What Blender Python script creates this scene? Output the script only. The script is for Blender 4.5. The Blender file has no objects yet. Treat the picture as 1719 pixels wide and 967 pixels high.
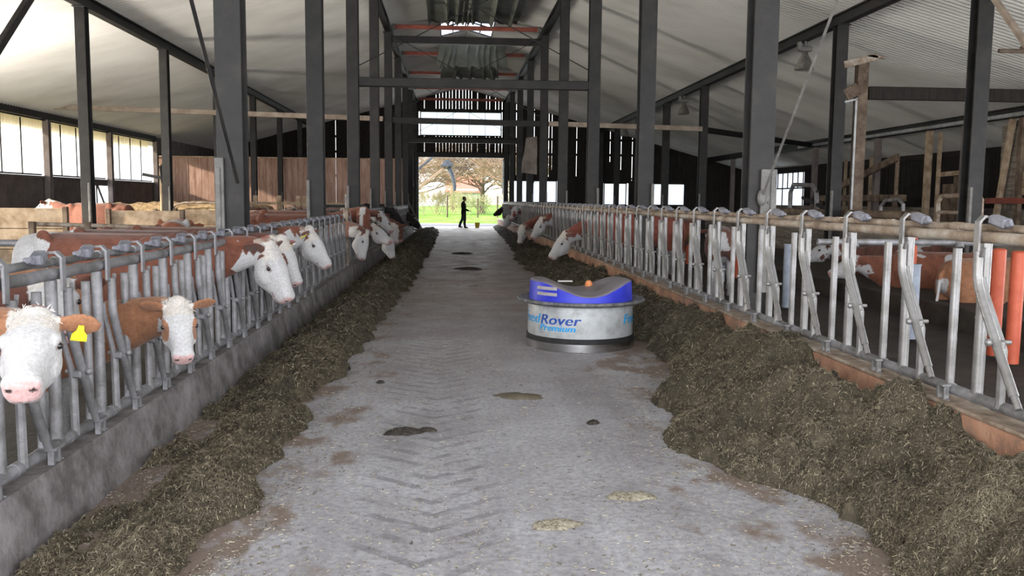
import bpy, math, random
import numpy as np
from mathutils import Vector, Matrix, Euler

# ---------------------------------------------------------------- camera, world, sun, exposure
scene = bpy.context.scene
COL = scene.collection
random.seed(7)
RNG = np.random.default_rng(11)

CAM_ROWS = ((0.99761616, -0.06835311, 0.0094793),
            (-0.00256244, 0.10057877, 0.9949258),
            (0.06895969, 0.99257834, -0.10016385))          # right, up, forward
cam_data = bpy.data.cameras.new('camera')
cam = bpy.data.objects.new('camera', cam_data)
COL.objects.link(cam)
r_, u_, f_ = [Vector(v) for v in CAM_ROWS]
m = Matrix((( r_.x, u_.x, -f_.x, 0.0), (r_.y, u_.y, -f_.y, 0.0), (r_.z, u_.z, -f_.z, 1.6), (0, 0, 0, 1)))
cam.matrix_world = m
cam_data.sensor_width = 36.0
cam_data.lens = 36.0 * 1461.07 / 1719.0
cam_data.clip_start = 0.05
cam_data.clip_end = 500
scene.camera = cam

world = bpy.data.worlds.new('world')
scene.world = world
world.use_nodes = True
wn = world.node_tree
wn.nodes.clear()
wo = wn.nodes.new('ShaderNodeOutputWorld')
wb = wn.nodes.new('ShaderNodeBackground')
ws = wn.nodes.new('ShaderNodeTexSky')
ws.sky_type = 'HOSEK_WILKIE'
ws.sun_direction = (-0.85, -0.30, 0.31)
ws.turbidity = 6.0
ws.ground_albedo = 0.4
wm = wn.nodes.new('ShaderNodeMixRGB')
wm.inputs[0].default_value = 0.6
wm.inputs[2].default_value = (0.95, 0.97, 1.0, 1)
wn.links.new(ws.outputs[0], wm.inputs[1])
wn.links.new(wm.outputs[0], wb.inputs[0])
wb.inputs[1].default_value = 2.6
wn.links.new(wb.outputs[0], wo.inputs[0])

sun_data = bpy.data.lights.new('sun', 'SUN')
sun_data.energy = 5.0
sun_data.angle = math.radians(2.0)
sun_data.color = (1.0, 0.88, 0.7)
sun = bpy.data.objects.new('sun', sun_data)
COL.objects.link(sun)
sun.rotation_euler = Vector((0.85, 0.30, -0.31)).to_track_quat('-Z', 'Y').to_euler()


def area(name, loc, direction, sx, sy, power, color=(1, 1, 1)):
    d = bpy.data.lights.new(name, 'AREA')
    d.shape = 'RECTANGLE'
    d.size, d.size_y = sx, sy
    d.energy = power
    d.color = color
    o = bpy.data.objects.new(name, d)
    COL.objects.link(o)
    o.location = loc
    o.rotation_euler = Vector(direction).to_track_quat('-Z', 'Y').to_euler()
    return o


# daylight through the open end of the barn behind the camera, the left windows and the far door
area('daylight_front_opening', (1.5, -3.0, 2.6), (0, 1, 0.22), 30, 5, 1700, (0.93, 0.95, 1.0))
area('daylight_left_windows', (-14.6, 19, 3.2), (1, 0, 0.5), 2.0, 44, 13500, (1.0, 0.93, 0.82))
area('fill_right_side', (18.9, 9, 2.7), (-1, 0, 0.4), 1.8, 22, 4200, (0.95, 0.97, 1.0))  # added fill lamp on the unseen right side, brightens the roof underside
area('daylight_far_door', (0.55, 54.0, 2.2), (0, -1, -0.05), 5.0, 4.0, 260, (0.96, 0.98, 1.0))

vs = scene.view_settings
scene.display_settings.display_device = 'sRGB'
vs.view_transform = 'Standard'
vs.look = 'None'
vs.exposure = 0.68
vs.gamma = 1.0
vs.use_curve_mapping = False
try:
    scene.cycles.max_bounces = 8
    scene.cycles.diffuse_bounces = 5
    scene.cycles.use_denoising = True
    scene.cycles.sample_clamp_indirect = 6.0
except Exception:
    pass

# ---------------------------------------------------------------- materials


def mat(name, cols, scale=4.0, rough=0.75, metal=0.0, bump=0.0, bscale=40.0, detail=5.0, stretch=(1, 1, 1), lo=0.35, hi=0.65, spec=0.4):
    m = bpy.data.materials.new(name)
    m.use_nodes = True
    nt = m.node_tree
    b = nt.nodes['Principled BSDF']
    b.inputs['Roughness'].default_value = rough
    b.inputs['Metallic'].default_value = metal
    b.inputs['Specular IOR Level'].default_value = spec
    tc = nt.nodes.new('ShaderNodeTexCoord')
    mp = nt.nodes.new('ShaderNodeMapping')
    mp.inputs['Scale'].default_value = stretch
    nt.links.new(tc.outputs['Object'], mp.inputs[0])
    no = nt.nodes.new('ShaderNodeTexNoise')
    no.inputs['Scale'].default_value = scale
    no.inputs['Detail'].default_value = detail
    no.inputs['Roughness'].default_value = 0.65
    nt.links.new(mp.outputs[0], no.inputs['Vector'])
    rp = nt.nodes.new('ShaderNodeValToRGB')
    n = len(cols)
    while len(rp.color_ramp.elements) < n:
        rp.color_ramp.elements.new(0.5)
    for i, c in enumerate(cols):
        e = rp.color_ramp.elements[i]
        e.position = lo + (hi - lo) * i / max(1, n - 1)
        e.color = (*c, 1)
    nt.links.new(no.outputs['Fac'], rp.inputs[0])
    nt.links.new(rp.outputs[0], b.inputs['Base Color'])
    if bump:
        n2 = nt.nodes.new('ShaderNodeTexNoise')
        n2.inputs['Scale'].default_value = bscale
        n2.inputs['Detail'].default_value = 4
        nt.links.new(mp.outputs[0], n2.inputs['Vector'])
        bp = nt.nodes.new('ShaderNodeBump')
        bp.inputs['Strength'].default_value = bump
        bp.inputs['Distance'].default_value = 0.02
        nt.links.new(n2.outputs['Fac'], bp.inputs['Height'])
        nt.links.new(bp.outputs[0], b.inputs['Normal'])
    return m


M = {}
M['steel'] = mat('dark_painted_steel', [(0.010, 0.0095, 0.0095), (0.016, 0.015, 0.015), (0.026, 0.023, 0.021)], 3, 0.6, 0.0, 0.15, 30)
M['steel_grey'] = mat('grey_steel_plate', [(0.1, 0.097, 0.092), (0.2, 0.195, 0.185)], 5, 0.6, 0.2, 0.2, 30)
M['galv'] = mat('galvanised_pipe', [(0.17, 0.165, 0.16), (0.23, 0.225, 0.22), (0.29, 0.29, 0.3)], 5, 0.42, 0.55, 0.08, 60)
M['galv_dull'] = mat('dull_dirty_pipe', [(0.13, 0.127, 0.125), (0.22, 0.218, 0.225), (0.31, 0.31, 0.335)], 5, 0.55, 0.4, 0.2, 45)
M['rail_tan'] = mat('weathered_tan_rail', [(0.16, 0.115, 0.08), (0.3, 0.235, 0.18), (0.42, 0.38, 0.33)], 6, 0.6, 0.2, 0.25, 45)
M['rail_blue'] = mat('blue_grey_latch', [(0.12, 0.125, 0.15), (0.23, 0.23, 0.26)], 8, 0.55, 0.2, 0.3, 40)
M['rubber'] = mat('black_rubber', [(0.012, 0.012, 0.013), (0.025, 0.025, 0.026)], 8, 0.7)
M['wood_dark'] = mat('dark_weathered_wood', [(0.012, 0.010, 0.009), (0.03, 0.024, 0.02)], 3, 0.85, 0, 0.3, 20, stretch=(6, 6, 0.6))
M['wood_brown'] = mat('red_brown_wood', [(0.3, 0.175, 0.13), (0.42, 0.26, 0.2), (0.52, 0.35, 0.285)], 2.0, 0.75, 0, 0.2, 20, stretch=(3, 3, 0.5))
M['wood_pale'] = mat('pale_timber', [(0.25, 0.175, 0.11), (0.4, 0.3, 0.205), (0.52, 0.41, 0.3)], 3, 0.75, 0, 0.25, 25)
M['wood_mid'] = mat('brown_timber', [(0.07, 0.048, 0.035), (0.14, 0.1, 0.072), (0.22, 0.165, 0.12)], 3, 0.8, 0, 0.3, 25)
M['wood_grey'] = mat('grey_weathered_boards', [(0.12, 0.1, 0.085), (0.22, 0.19, 0.16), (0.31, 0.28, 0.245)], 2.5, 0.85, 0, 0.3, 25, stretch=(1, 0.5, 5))
M['panel_grey'] = mat('grey_brown_wall_panel', [(0.14, 0.115, 0.108), (0.21, 0.18, 0.172)], 2, 0.8, 0, 0.1, 20)
M['beige'] = mat('beige_rail', [(0.26, 0.2, 0.16), (0.4, 0.33, 0.27)], 4, 0.7)
M['roof'] = mat('fibre_cement_sheet', [(0.54, 0.53, 0.505), (0.62, 0.61, 0.585), (0.68, 0.67, 0.645)], 0.5, 0.75, 0, 0.0, stretch=(0.5, 1, 1))
M['red_beam'] = mat('red_oxide_beam', [(0.2, 0.045, 0.03), (0.34, 0.09, 0.06)], 4, 0.6)
M['fabric'] = mat('grey_green_curtain', [(0.11, 0.118, 0.1), (0.17, 0.18, 0.155)], 2, 0.85)
M['curb_grey'] = mat('grey_concrete_curb', [(0.09, 0.08, 0.08), (0.16, 0.148, 0.148), (0.23, 0.215, 0.22)], 5, 0.85, 0, 0.4, 30)
M['curb_red'] = mat('rusty_orange_curb', [(0.2, 0.13, 0.1), (0.36, 0.19, 0.12), (0.45, 0.29, 0.2)], 3, 0.8, 0, 0.4, 30)
M['white_metal'] = mat('white_drum_paint', [(0.3, 0.3, 0.3), (0.42, 0.44, 0.45), (0.5, 0.52, 0.54)], 5, 0.45, 0.1, 0.05, 20)
M['stainless'] = mat('stainless_ring', [(0.5, 0.5, 0.5), (0.62, 0.62, 0.63)], 2, 0.22, 1.0, stretch=(1, 1, 12))
M['bumper'] = mat('worn_grey_bumper', [(0.06, 0.06, 0.06), (0.15, 0.15, 0.15), (0.25, 0.25, 0.25)], 14, 0.6, 0.2, 0.4, 50)
M['letter_dark'] = mat('dark_blue_lettering', [(0.01, 0.045, 0.25), (0.014, 0.085, 0.4)], 20, 0.5)
M['letter_light'] = mat('sky_blue_lettering', [(0.01, 0.28, 0.62), (0.02, 0.36, 0.75)], 20, 0.5)
M['orange'] = mat('orange_plastic', [(0.42, 0.075, 0.035), (0.52, 0.11, 0.055)], 6, 0.5)
M['beacon'] = mat('amber_beacon', [(0.6, 0.2, 0.08), (0.75, 0.3, 0.1)], 6, 0.3)
M['silver_strip'] = mat('silver_strip', [(0.3, 0.28, 0.28), (0.4, 0.38, 0.37)], 14, 0.5)
M['blue_pipe'] = mat('blue_grey_plastic', [(0.2, 0.24, 0.3), (0.32, 0.36, 0.43)], 5, 0.5)
M['lamp'] = mat('aluminium_lamp', [(0.3, 0.29, 0.27), (0.5, 0.48, 0.45)], 10, 0.35, 0.8)
M['yellow'] = mat('yellow_plastic', [(0.75, 0.6, 0.03), (0.85, 0.72, 0.06)], 12, 0.5)
M['tag_yellow'] = mat('yellow_tag', [(0.7, 0.58, 0.02), (0.85, 0.72, 0.05)], 60, 0.55)
M['tag_white'] = mat('white_tag_button', [(0.75, 0.72, 0.7), (0.85, 0.82, 0.8)], 40, 0.5)
M['eye'] = mat('dark_eye', [(0.006, 0.005, 0.005), (0.012, 0.01, 0.01)], 10, 0.12, spec=0.6)
M['cloth_black'] = mat('black_cloth', [(0.008, 0.008, 0.009), (0.016, 0.016, 0.018)], 20, 0.9)
M['cloth_grey'] = mat('grey_cloth', [(0.03, 0.035, 0.04), (0.06, 0.065, 0.07)], 20, 0.9)
M['shoe'] = mat('black_boot', [(0.01, 0.01, 0.01), (0.02, 0.02, 0.02)], 20, 0.6)
M['hair'] = mat('dark_hair', [(0.01, 0.008, 0.007), (0.02, 0.017, 0.015)], 30, 0.8)
M['dung'] = mat('dark_dung', [(0.018, 0.015, 0.012), (0.045, 0.036, 0.028)], 30, 0.7, 0, 0.6, 60)
M['grass'] = mat('grass', [(0.1, 0.3, 0.02), (0.2, 0.42, 0.05), (0.38, 0.5, 0.12)], 1.2, 0.9, stretch=(0.4, 1, 1))
M['apron'] = mat('pale_concrete_yard', [(0.3, 0.3, 0.36), (0.4, 0.4, 0.47)], 1.5, 0.85)
M['dirt_verge'] = mat('straw_verge', [(0.3, 0.3, 0.14), (0.5, 0.42, 0.3)], 2.0, 0.9)
M['bark'] = mat('bare_branch_bark', [(0.22, 0.15, 0.11), (0.38, 0.27, 0.2)], 6, 0.9)
M['bark_dark'] = mat('dark_branch_bark', [(0.09, 0.065, 0.06), (0.17, 0.12, 0.1)], 6, 0.9)
M['bush'] = mat('dry_bush_twigs', [(0.36, 0.3, 0.2), (0.55, 0.46, 0.32)], 6, 0.9)
M['bush_green'] = mat('yellow_green_bush', [(0.5, 0.5, 0.28), (0.62, 0.62, 0.4)], 6, 0.9)
M['roof_tile'] = mat('red_roof_tiles', [(0.5, 0.16, 0.13), (0.6, 0.26, 0.21)], 6, 0.8)  # red paled, haze of distance put into the colour
M['house_wall'] = mat('pale_house_wall', [(0.6, 0.55, 0.5), (0.7, 0.66, 0.6)], 2, 0.8)
M['conveyor_blue'] = mat('blue_grey_conveyor', [(0.05, 0.06, 0.09), (0.12, 0.14, 0.18)], 4, 0.5)
M['conveyor_tan'] = mat('tan_conveyor_tube', [(0.3, 0.22, 0.16), (0.42, 0.32, 0.24)], 4, 0.6)
M['manure_floor'] = mat('dark_pen_floor', [(0.018, 0.015, 0.013), (0.05, 0.04, 0.032)], 2.2, 0.75, 0, 0.4, 20)
M['bedding'] = mat('straw_bedding', [(0.22, 0.15, 0.08), (0.42, 0.3, 0.17), (0.55, 0.42, 0.26)], 8, 0.95, 0, 0.7, 40)
M['sack'] = mat('dusty_canvas', [(0.16, 0.13, 0.11), (0.27, 0.23, 0.2)], 3, 0.85)


def glass_mat(name, col, trans=0.5, rough=0.6):
    m = bpy.data.materials.new(name)
    m.use_nodes = True
    nt = m.node_tree
    nt.nodes.clear()
    o = nt.nodes.new('ShaderNodeOutputMaterial')
    mix = nt.nodes.new('ShaderNodeMixShader')
    t = nt.nodes.new('ShaderNodeBsdfTranslucent')
    tr = nt.nodes.new('ShaderNodeBsdfTransparent')
    no = nt.nodes.new('ShaderNodeTexNoise')
    tc = nt.nodes.new('ShaderNodeTexCoord')
    nt.links.new(tc.outputs['Object'], no.inputs['Vector'])
    no.inputs['Scale'].default_value = 1.3
    rp = nt.nodes.new('ShaderNodeValToRGB')
    rp.color_ramp.elements[0].position = 0.3
    rp.color_ramp.elements[1].position = 0.7
    rp.color_ramp.elements[0].color = (col[0] * 0.9, col[1] * 0.92, col[2] * 0.95, 1)
    rp.color_ramp.elements[1].color = (*col, 1)
    nt.links.new(no.outputs[0], rp.inputs[0])
    nt.links.new(rp.outputs[0], t.inputs[0])
    tr.inputs[0].default_value = (*col, 1)
    mix.inputs[0].default_value = trans
    nt.links.new(t.outputs[0], mix.inputs[1])
    nt.links.new(tr.outputs[0], mix.inputs[2])
    nt.links.new(mix.outputs[0], o.inputs[0])
    return m


M['pane'] = glass_mat('milky_window_pane', (0.88, 0.92, 1.0), 0.45)
M['awning'] = glass_mat('ochre_translucent_sheet', (0.75, 0.66, 0.5), 0.1)

# ---------------------------------------------------------------- mesh helpers


class MB:
    def __init__(s):
        s.v, s.f, s.mi = [], [], []
        s.cur = 0

    def add(s, vs, fs):
        o = len(s.v)
        s.v.extend(tuple(map(float, q)) for q in vs)
        s.f.extend(tuple(o + i for i in f) for f in fs)
        s.mi.extend([s.cur] * len(fs))

    def box(s, c, size, rot=None, bev=0.0):
        hx, hy, hz = size[0] / 2, size[1] / 2, size[2] / 2
        b = min(bev, hx * 0.9, hy * 0.9, hz * 0.9)
        if b > 0:
            vs = []
            for sx in (-1, 1):
                for sy in (-1, 1):
                    for sz in (-1, 1):
                        vs += [(sx * hx, sy * (hy - b), sz * (hz - b)), (sx * (hx - b), sy * hy, sz * (hz - b)), (sx * (hx - b), sy * (hy - b), sz * hz)]
            idx = lambda i, j, k, a: ((i * 2 + j) * 2 + k) * 3 + a
            fs = []
            for i in (0, 1):
                q = [idx(i, 0, 0, 0), idx(i, 1, 0, 0), idx(i, 1, 1, 0), idx(i, 0, 1, 0)]
                fs.append(q if i else q[::-1])
                q = [idx(0, i, 0, 1), idx(1, i, 0, 1), idx(1, i, 1, 1), idx(0, i, 1, 1)]
                fs.append(q[::-1] if i else q)
                q = [idx(0, 0, i, 2), idx(1, 0, i, 2), idx(1, 1, i, 2), idx(0, 1, i, 2)]
                fs.append(q if i else q[::-1])
            for j in (0, 1):
                for k in (0, 1):
                    q = [idx(0, j, k, 1), idx(1, j, k, 1), idx(1, j, k, 2), idx(0, j, k, 2)]
                    fs.append(q if (j == 0) == (k == 0) else q)
                    q = [idx(j, 0, k, 0), idx(j, 1, k, 0), idx(j, 1, k, 2), idx(j, 0, k, 2)]
                    fs.append(q)
                    q = [idx(j, k, 0, 0), idx(j, k, 1, 0), idx(j, k, 1, 1), idx(j, k, 0, 1)]
                    fs.append(q)
            for i in (0, 1):
                for j in (0, 1):
                    for k in (0, 1):
                        fs.append((idx(i, j, k, 0), idx(i, j, k, 1), idx(i, j, k, 2)))
        else:
            vs = [(x, y, z) for x in (-hx, hx) for y in (-hy, hy) for z in (-hz, hz)]
            fs = [(0, 1, 3, 2), (4, 6, 7, 5), (0, 4, 5, 1), (2, 3, 7, 6), (0, 2, 6, 4), (1, 5, 7, 3)]
        R = rot if rot is not None else Matrix.Identity(3)
        c = Vector(c)
        s.add([R @ Vector(q) + c for q in vs], fs)
        return s

    def beam(s, p0, p1, w, h, up=(0, 0, 1), bev=0.0):
        p0, p1 = Vector(p0), Vector(p1)
        d = (p1 - p0)
        L = d.length
        d.normalize()
        up = Vector(up)
        if abs(d.dot(up)) > 0.98:
            up = Vector((0, 1, 0))
        sd = d.cross(up).normalized()
        u = sd.cross(d)
        R = Matrix((d, sd, u)).transposed()
        s.box((p0 + p1) / 2, (L, w, h), R, bev)
        return s

    def tube(s, pts, r, n=10, cap=True):
        pts = [Vector(p) for p in pts]
        rs = r if isinstance(r, (list, tuple)) else [r] * len(pts)
        rings = []
        prev = None
        for i, p in enumerate(pts):
            a = pts[max(0, i - 1)]
            b = pts[min(len(pts) - 1, i + 1)]
            t = (b - a).normalized()
            if prev is None:
                ref = Vector((0, 0, 1)) if abs(t.z) < 0.9 else Vector((1, 0, 0))
                sd = t.cross(ref).normalized()
            else:
                sd = (prev - t * prev.dot(t)).normalized()
            prev = sd
            u = sd.cross(t)
            rings.append([p + (sd * math.cos(2 * math.pi * k / n) + u * math.sin(2 * math.pi * k / n)) * rs[i] for k in range(n)])
        s.loft(rings, cap)
        return s

    def loft(s, rings, cap=True):
        n = len(rings[0])
        vs = [q for rg in rings for q in rg]
        fs = []
        for i in range(len(rings) - 1):
            for k in range(n):
                a, b = i * n + k, i * n + (k + 1) % n
                fs.append((a, b, b + n, a + n))
        if cap:
            fs.append(tuple(range(n - 1, -1, -1)))
            fs.append(tuple((len(rings) - 1) * n + k for k in range(n)))
        s.add(vs, fs)
        return s

    def lathe(s, prof, n=48, c=(0, 0, 0), a0=0.0, a1=2 * math.pi):
        full = abs(a1 - a0 - 2 * math.pi) < 1e-6
        m = n if full else n + 1
        vs, fs = [], []
        for (r, z) in prof:
            for k in range(m):
                a = a0 + (a1 - a0) * k / n
                vs.append((c[0] + r * math.cos(a), c[1] + r * math.sin(a), c[2] + z))
        for i in range(len(prof) - 1):
            for k in range(n):
                a, b = i * m + k, i * m + (k + 1) % m
                fs.append((a, b, b + m, a + m))
        s.add(vs, fs)
        return s

    def sphere(s, c, r, n=12, m=8):
        rx, ry, rz = r if isinstance(r, (tuple, list)) else (r, r, r)
        rings = []
        for i in range(m + 1):
            t = math.pi * (i / m)
            t = min(max(t, 0.02), math.pi - 0.02)
            rings.append([(c[0] + rx * math.sin(t) * math.cos(2 * math.pi * k / n), c[1] + ry * math.sin(t) * math.sin(2 * math.pi * k / n), c[2] - rz * math.cos(t)) for k in range(n)])
        s.loft(rings)
        return s

    def mesh(s, name, mats, smooth=False):
        me = bpy.data.meshes.new(name)
        me.from_pydata(s.v, [], s.f)
        if not isinstance(mats, (list, tuple)):
            mats = [mats]
        for mm in mats:
            me.materials.append(mm)
        if len(mats) > 1:
            me.polygons.foreach_set('material_index', s.mi)
        if smooth:
            me.polygons.foreach_set('use_smooth', [True] * len(me.polygons))
            try:
                me.set_sharp_from_angle(angle=math.radians(40))
            except Exception:
                pass
        me.update()
        return me


def link(name, me, parent=None, loc=None, rz=0.0):
    o = bpy.data.objects.new(name, me)
    COL.objects.link(o)
    if parent is not None:
        o.parent = parent
    if loc is not None:
        o.location = loc
    if rz:
        o.rotation_euler = (0, 0, rz)
    return o


def build(name, mb, mats, parent=None, smooth=False, loc=None):
    """One mesh object; a top-level one gets its origin moved to its base centre."""
    if parent is None and loc is None and mb.v:
        a = np.array(mb.v)
        lo, hi = a.min(0), a.max(0)
        c = ((lo[0] + hi[0]) / 2, (lo[1] + hi[1]) / 2, lo[2])
        mb.v = [(q[0] - c[0], q[1] - c[1], q[2] - c[2]) for q in mb.v]
        loc = c
    return link(name, mb.mesh(name, mats, smooth), parent, loc)


def empty(name, loc, rz=0.0):
    o = bpy.data.objects.new(name, None)
    o.empty_display_size = 0.2
    COL.objects.link(o)
    o.location = loc
    o.rotation_euler = (0, 0, rz)
    return o


def tag(o, label, cat, group=None, kind=None):
    o['label'] = label
    o['category'] = cat
    if group:
        o['group'] = group
    if kind:
        o['kind'] = kind
    return o


def struct(o):
    o['kind'] = 'structure'
    return o


ORD = ['nearest', 'second', 'third', 'fourth', 'fifth', 'sixth', 'seventh', 'eighth', 'ninth', 'tenth', 'eleventh', 'twelfth']


def ordinal(i):
    return 'nearest' if i == 0 else ORD[i] + ' from the camera'


def roofz(x):
    return 8.35 - 0.27 * abs(x - 0.55)


Y0, SP = 9.14, 5.5          # first visible frame and frame spacing
FY = lambda k: Y0 + SP * k
YG = 53.2                   # back gable

# ---------------------------------------------------------------- the floor of the feed alley


def floor_material():
    m = bpy.data.materials.new('worn_concrete_feed_alley')
    m.use_nodes = True
    nt = m.node_tree
    N, Lk = nt.nodes, nt.links
    b = N['Principled BSDF']
    tc = N.new('ShaderNodeTexCoord')
    sep = N.new('ShaderNodeSeparateXYZ')
    Lk.new(tc.outputs['Object'], sep.inputs[0])

    def math_(op, a, b2=None, clamp=False):
        n = N.new('ShaderNodeMath')
        n.operation = op
        n.use_clamp = clamp
        for i, q in enumerate((a, b2)):
            if q is None:
                continue
            if isinstance(q, (int, float)):
                n.inputs[i].default_value = q
            else:
                Lk.new(q, n.inputs[i])
        return n.outputs[0]

    def noise(scale, detail=5, stretch=None, rough=0.6):
        n = N.new('ShaderNodeTexNoise')
        n.inputs['Scale'].default_value = scale
        n.inputs['Detail'].default_value = detail
        n.inputs['Roughness'].default_value = rough
        src = tc.outputs['Object']
        if stretch:
            mp = N.new('ShaderNodeMapping')
            mp.inputs['Scale'].default_value = stretch
            Lk.new(src, mp.inputs[0])
            src = mp.outputs[0]
        Lk.new(src, n.inputs['Vector'])
        return n.outputs['Fac']

    def ramp(f, stops):
        r = N.new('ShaderNodeValToRGB')
        while len(r.color_ramp.elements) < len(stops):
            r.color_ramp.elements.new(0.5)
        for e, (p, c) in zip(r.color_ramp.elements, stops):
            e.position = p
            e.color = (*c, 1) if len(c) == 3 else c
        Lk.new(f, r.inputs[0])
        return r.outputs[0]

    def mix(f, a, b2, mode='MIX'):
        n = N.new('ShaderNodeMixRGB')
        n.blend_type = mode
        for i, q in enumerate((f, a, b2)):
            if isinstance(q, (int, float)):
                n.inputs[i].default_value = q
            elif isinstance(q, tuple):
                n.inputs[i].default_value = (*q, 1)
            else:
                Lk.new(q, n.inputs[i])
        return n.outputs[0]

    X, Y = sep.outputs[0], sep.outputs[1]
    base = ramp(noise(1.4, 8), [(0.3, (0.29, 0.28, 0.295)), (0.5, (0.37, 0.365, 0.385)), (0.7, (0.44, 0.44, 0.47))])
    fine = ramp(noise(26, 6, None, 0.75), [(0.35, (0.6, 0.6, 0.6)), (0.6, (1.1, 1.1, 1.1))])
    base = mix(1.0, base, fine, 'MULTIPLY')
    # tyre tread marks: two chevron bands along the alley
    wob = noise(0.5, 2)
    Xw = math_('ADD', X, math_('MULTIPLY', math_('SUBTRACT', wob, 0.5), 0.35))

    def tread(xc, half, pitch, amount, thr):
        dx = math_('ABSOLUTE', math_('SUBTRACT', Xw, xc))
        band = math_('SUBTRACT', 1.0, math_('SMOOTH_MIN', math_('DIVIDE', dx, half), 1.0), True)
        band = math_('MULTIPLY', band, 3.0, True)
        ph = math_('DIVIDE', math_('ADD', Y, math_('MULTIPLY', dx, -0.75)), pitch)
        fr = math_('FRACT', ph)
        bar = math_('LESS_THAN', math_('ABSOLUTE', math_('SUBTRACT', fr, 0.5)), 0.17)
        wear = ramp(noise(5, 4), [(thr, (0, 0, 0)), (thr + 0.14, (1, 1, 1))])
        return math_('MULTIPLY', math_('MULTIPLY', band, bar), math_('MULTIPLY', wear, amount))
    t = math_('ADD', tread(-0.12, 0.42, 0.2, 0.55, 0.42), tread(1.45, 0.5, 0.17, 0.4, 0.5), True)
    base = mix(t, base, (0.115, 0.11, 0.12))
    # darker wheel lanes, then dirt towards the sides
    lane = ramp(noise(1.0, 6, (1.8, 0.22, 1)), [(0.45, (0, 0, 0)), (0.7, (0.55, 0.55, 0.55))])
    base = mix(lane, base, (0.17, 0.16, 0.17))
    ax = math_('ABSOLUTE', math_('SUBTRACT', X, 0.35))
    edge = math_('ADD', math_('MULTIPLY', ax, 0.62), math_('MULTIPLY', math_('SUBTRACT', noise(2.2, 8, (1, 0.7, 1)), 0.5), 2.6))
    edge = ramp(edge, [(0.78, (0, 0, 0)), (1.0, (0.85, 0.85, 0.85))])
    base = mix(edge, base, (0.16, 0.11, 0.08))
    far = math_('MULTIPLY', math_('SUBTRACT', Y, 6.5), 0.11, True)  # browner and darker with distance along the alley
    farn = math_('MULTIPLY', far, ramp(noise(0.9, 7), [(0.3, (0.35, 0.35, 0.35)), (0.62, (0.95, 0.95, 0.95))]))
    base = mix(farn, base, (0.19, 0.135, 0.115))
    # pale straw specks and dark crumbs
    vo = N.new('ShaderNodeTexVoronoi')
    vo.inputs['Scale'].default_value = 26
    Lk.new(tc.outputs['Object'], vo.inputs['Vector'])
    sp = math_('MULTIPLY', math_('LESS_THAN', vo.outputs['Distance'], 0.085), math_('GREATER_THAN', noise(60, 2), 0.5))
    base = mix(math_('MULTIPLY', sp, 0.5), base, (0.55, 0.52, 0.46))
    vo2 = N.new('ShaderNodeTexVoronoi')
    vo2.inputs['Scale'].default_value = 17
    Lk.new(tc.outputs['Object'], vo2.inputs['Vector'])
    base = mix(math_('MULTIPLY', math_('LESS_THAN', vo2.outputs['Distance'], 0.07), 0.8), base, (0.05, 0.045, 0.04))
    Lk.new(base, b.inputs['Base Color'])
    Lk.new(ramp(noise(2, 5), [(0.3, (0.5, 0.5, 0.5)), (0.7, (0.8, 0.8, 0.8))]), b.inputs['Roughness'])
    bp = N.new('ShaderNodeBump')
    bp.inputs['Strength'].default_value = 0.35
    bp.inputs['Distance'].default_value = 0.012
    Lk.new(math_('SUBTRACT', noise(9, 8, None, 0.7), math_('MULTIPLY', t, 0.6)), bp.inputs['Height'])
    Lk.new(bp.outputs[0], b.inputs['Normal'])
    return m


fl = MB()
fl.box((0.45, 25.2, -0.1), (5.0, 56.4, 0.2))
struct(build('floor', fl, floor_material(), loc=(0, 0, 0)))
fl = MB()
fl.box((-8.2, 25.2, -0.09), (12.3, 56.4, 0.2))
struct(build('floor_left', fl, M['manure_floor'], loc=(0, 0, 0)))
fl = MB()
fl.box((10.7, 25.2, -0.09), (15.5, 56.4, 0.2))
struct(build('floor_right', fl, M['manure_floor'], loc=(0, 0, 0)))

# curbs of the feed alley
c = MB()
c.add([(-2.10, y, 0.0) for y in (-2, 42.4)] + [(-2.10, y, 0.31) for y in (-2, 42.4)] + [(-1.90, y, 0.31) for y in (-2, 42.4)] + [(-1.84, y, -0.02) for y in (-2, 42.4)],
      [(0, 1, 3, 2), (2, 3, 5, 4), (4, 5, 7, 6), (0, 2, 4, 6), (1, 7, 5, 3), (0, 6, 7, 1)])
struct(build('trim_1', c, M['curb_grey'], loc=(0, 0, 0)))
c = MB()
c.box((2.81, 25, 0.25), (0.22, 54, 0.5), None, 0.015)
struct(build('trim_2', c, M['curb_red'], loc=(0, 0, 0)))
c = MB()
c.box((2.80, 25, 0.51), (0.21, 54, 0.022), None, 0.006)
struct(build('trim_3', c, M['rail_tan'], loc=(0, 0, 0)))

# ---------------------------------------------------------------- corrugated roof (real corrugation, running ridge to eave)


def corrugated(xs, y0, y1, pitch=0.177, amp=0.042, per=8, mb=None):
    n = int((y1 - y0) / pitch * per)
    ys = np.linspace(y0, y1, n + 1)
    vs, fs = [], []
    for x in xs:
        z = roofz(x)
        for y in ys:
            vs.append((x, y, z + amp * math.cos(2 * math.pi * y / pitch)))
    k = len(vs)
    vs += [(x, y, z + 0.012) for x, y, z in vs]
    w = n + 1
    for i in range(len(xs) - 1):
        for j in range(n):
            a = i * w + j
            fs.append((a, a + 1, a + w + 1, a + w))
            fs.append((k + a + w, k + a + w + 1, k + a + 1, k + a))
    mb.add(vs, fs)


rl, rr = MB(), MB()
for (a, b, hole) in ((-3, 32.2, False), (32.2, 35.6, True), (35.6, 53.6, False)):
    corrugated([-15.0, -8.1, -0.45] + ([] if hole else [0.55]), a, b, mb=rl)
    corrugated(([] if hole else [0.55]) + [1.55, 9.0, 18.6], a, b, mb=rr)
struct(build('ceiling_left', rl, M['roof'], smooth=True, loc=(0, 0, 0)))
struct(build('ceiling_right', rr, M['roof'], smooth=True, loc=(0, 0, 0)))

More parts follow.
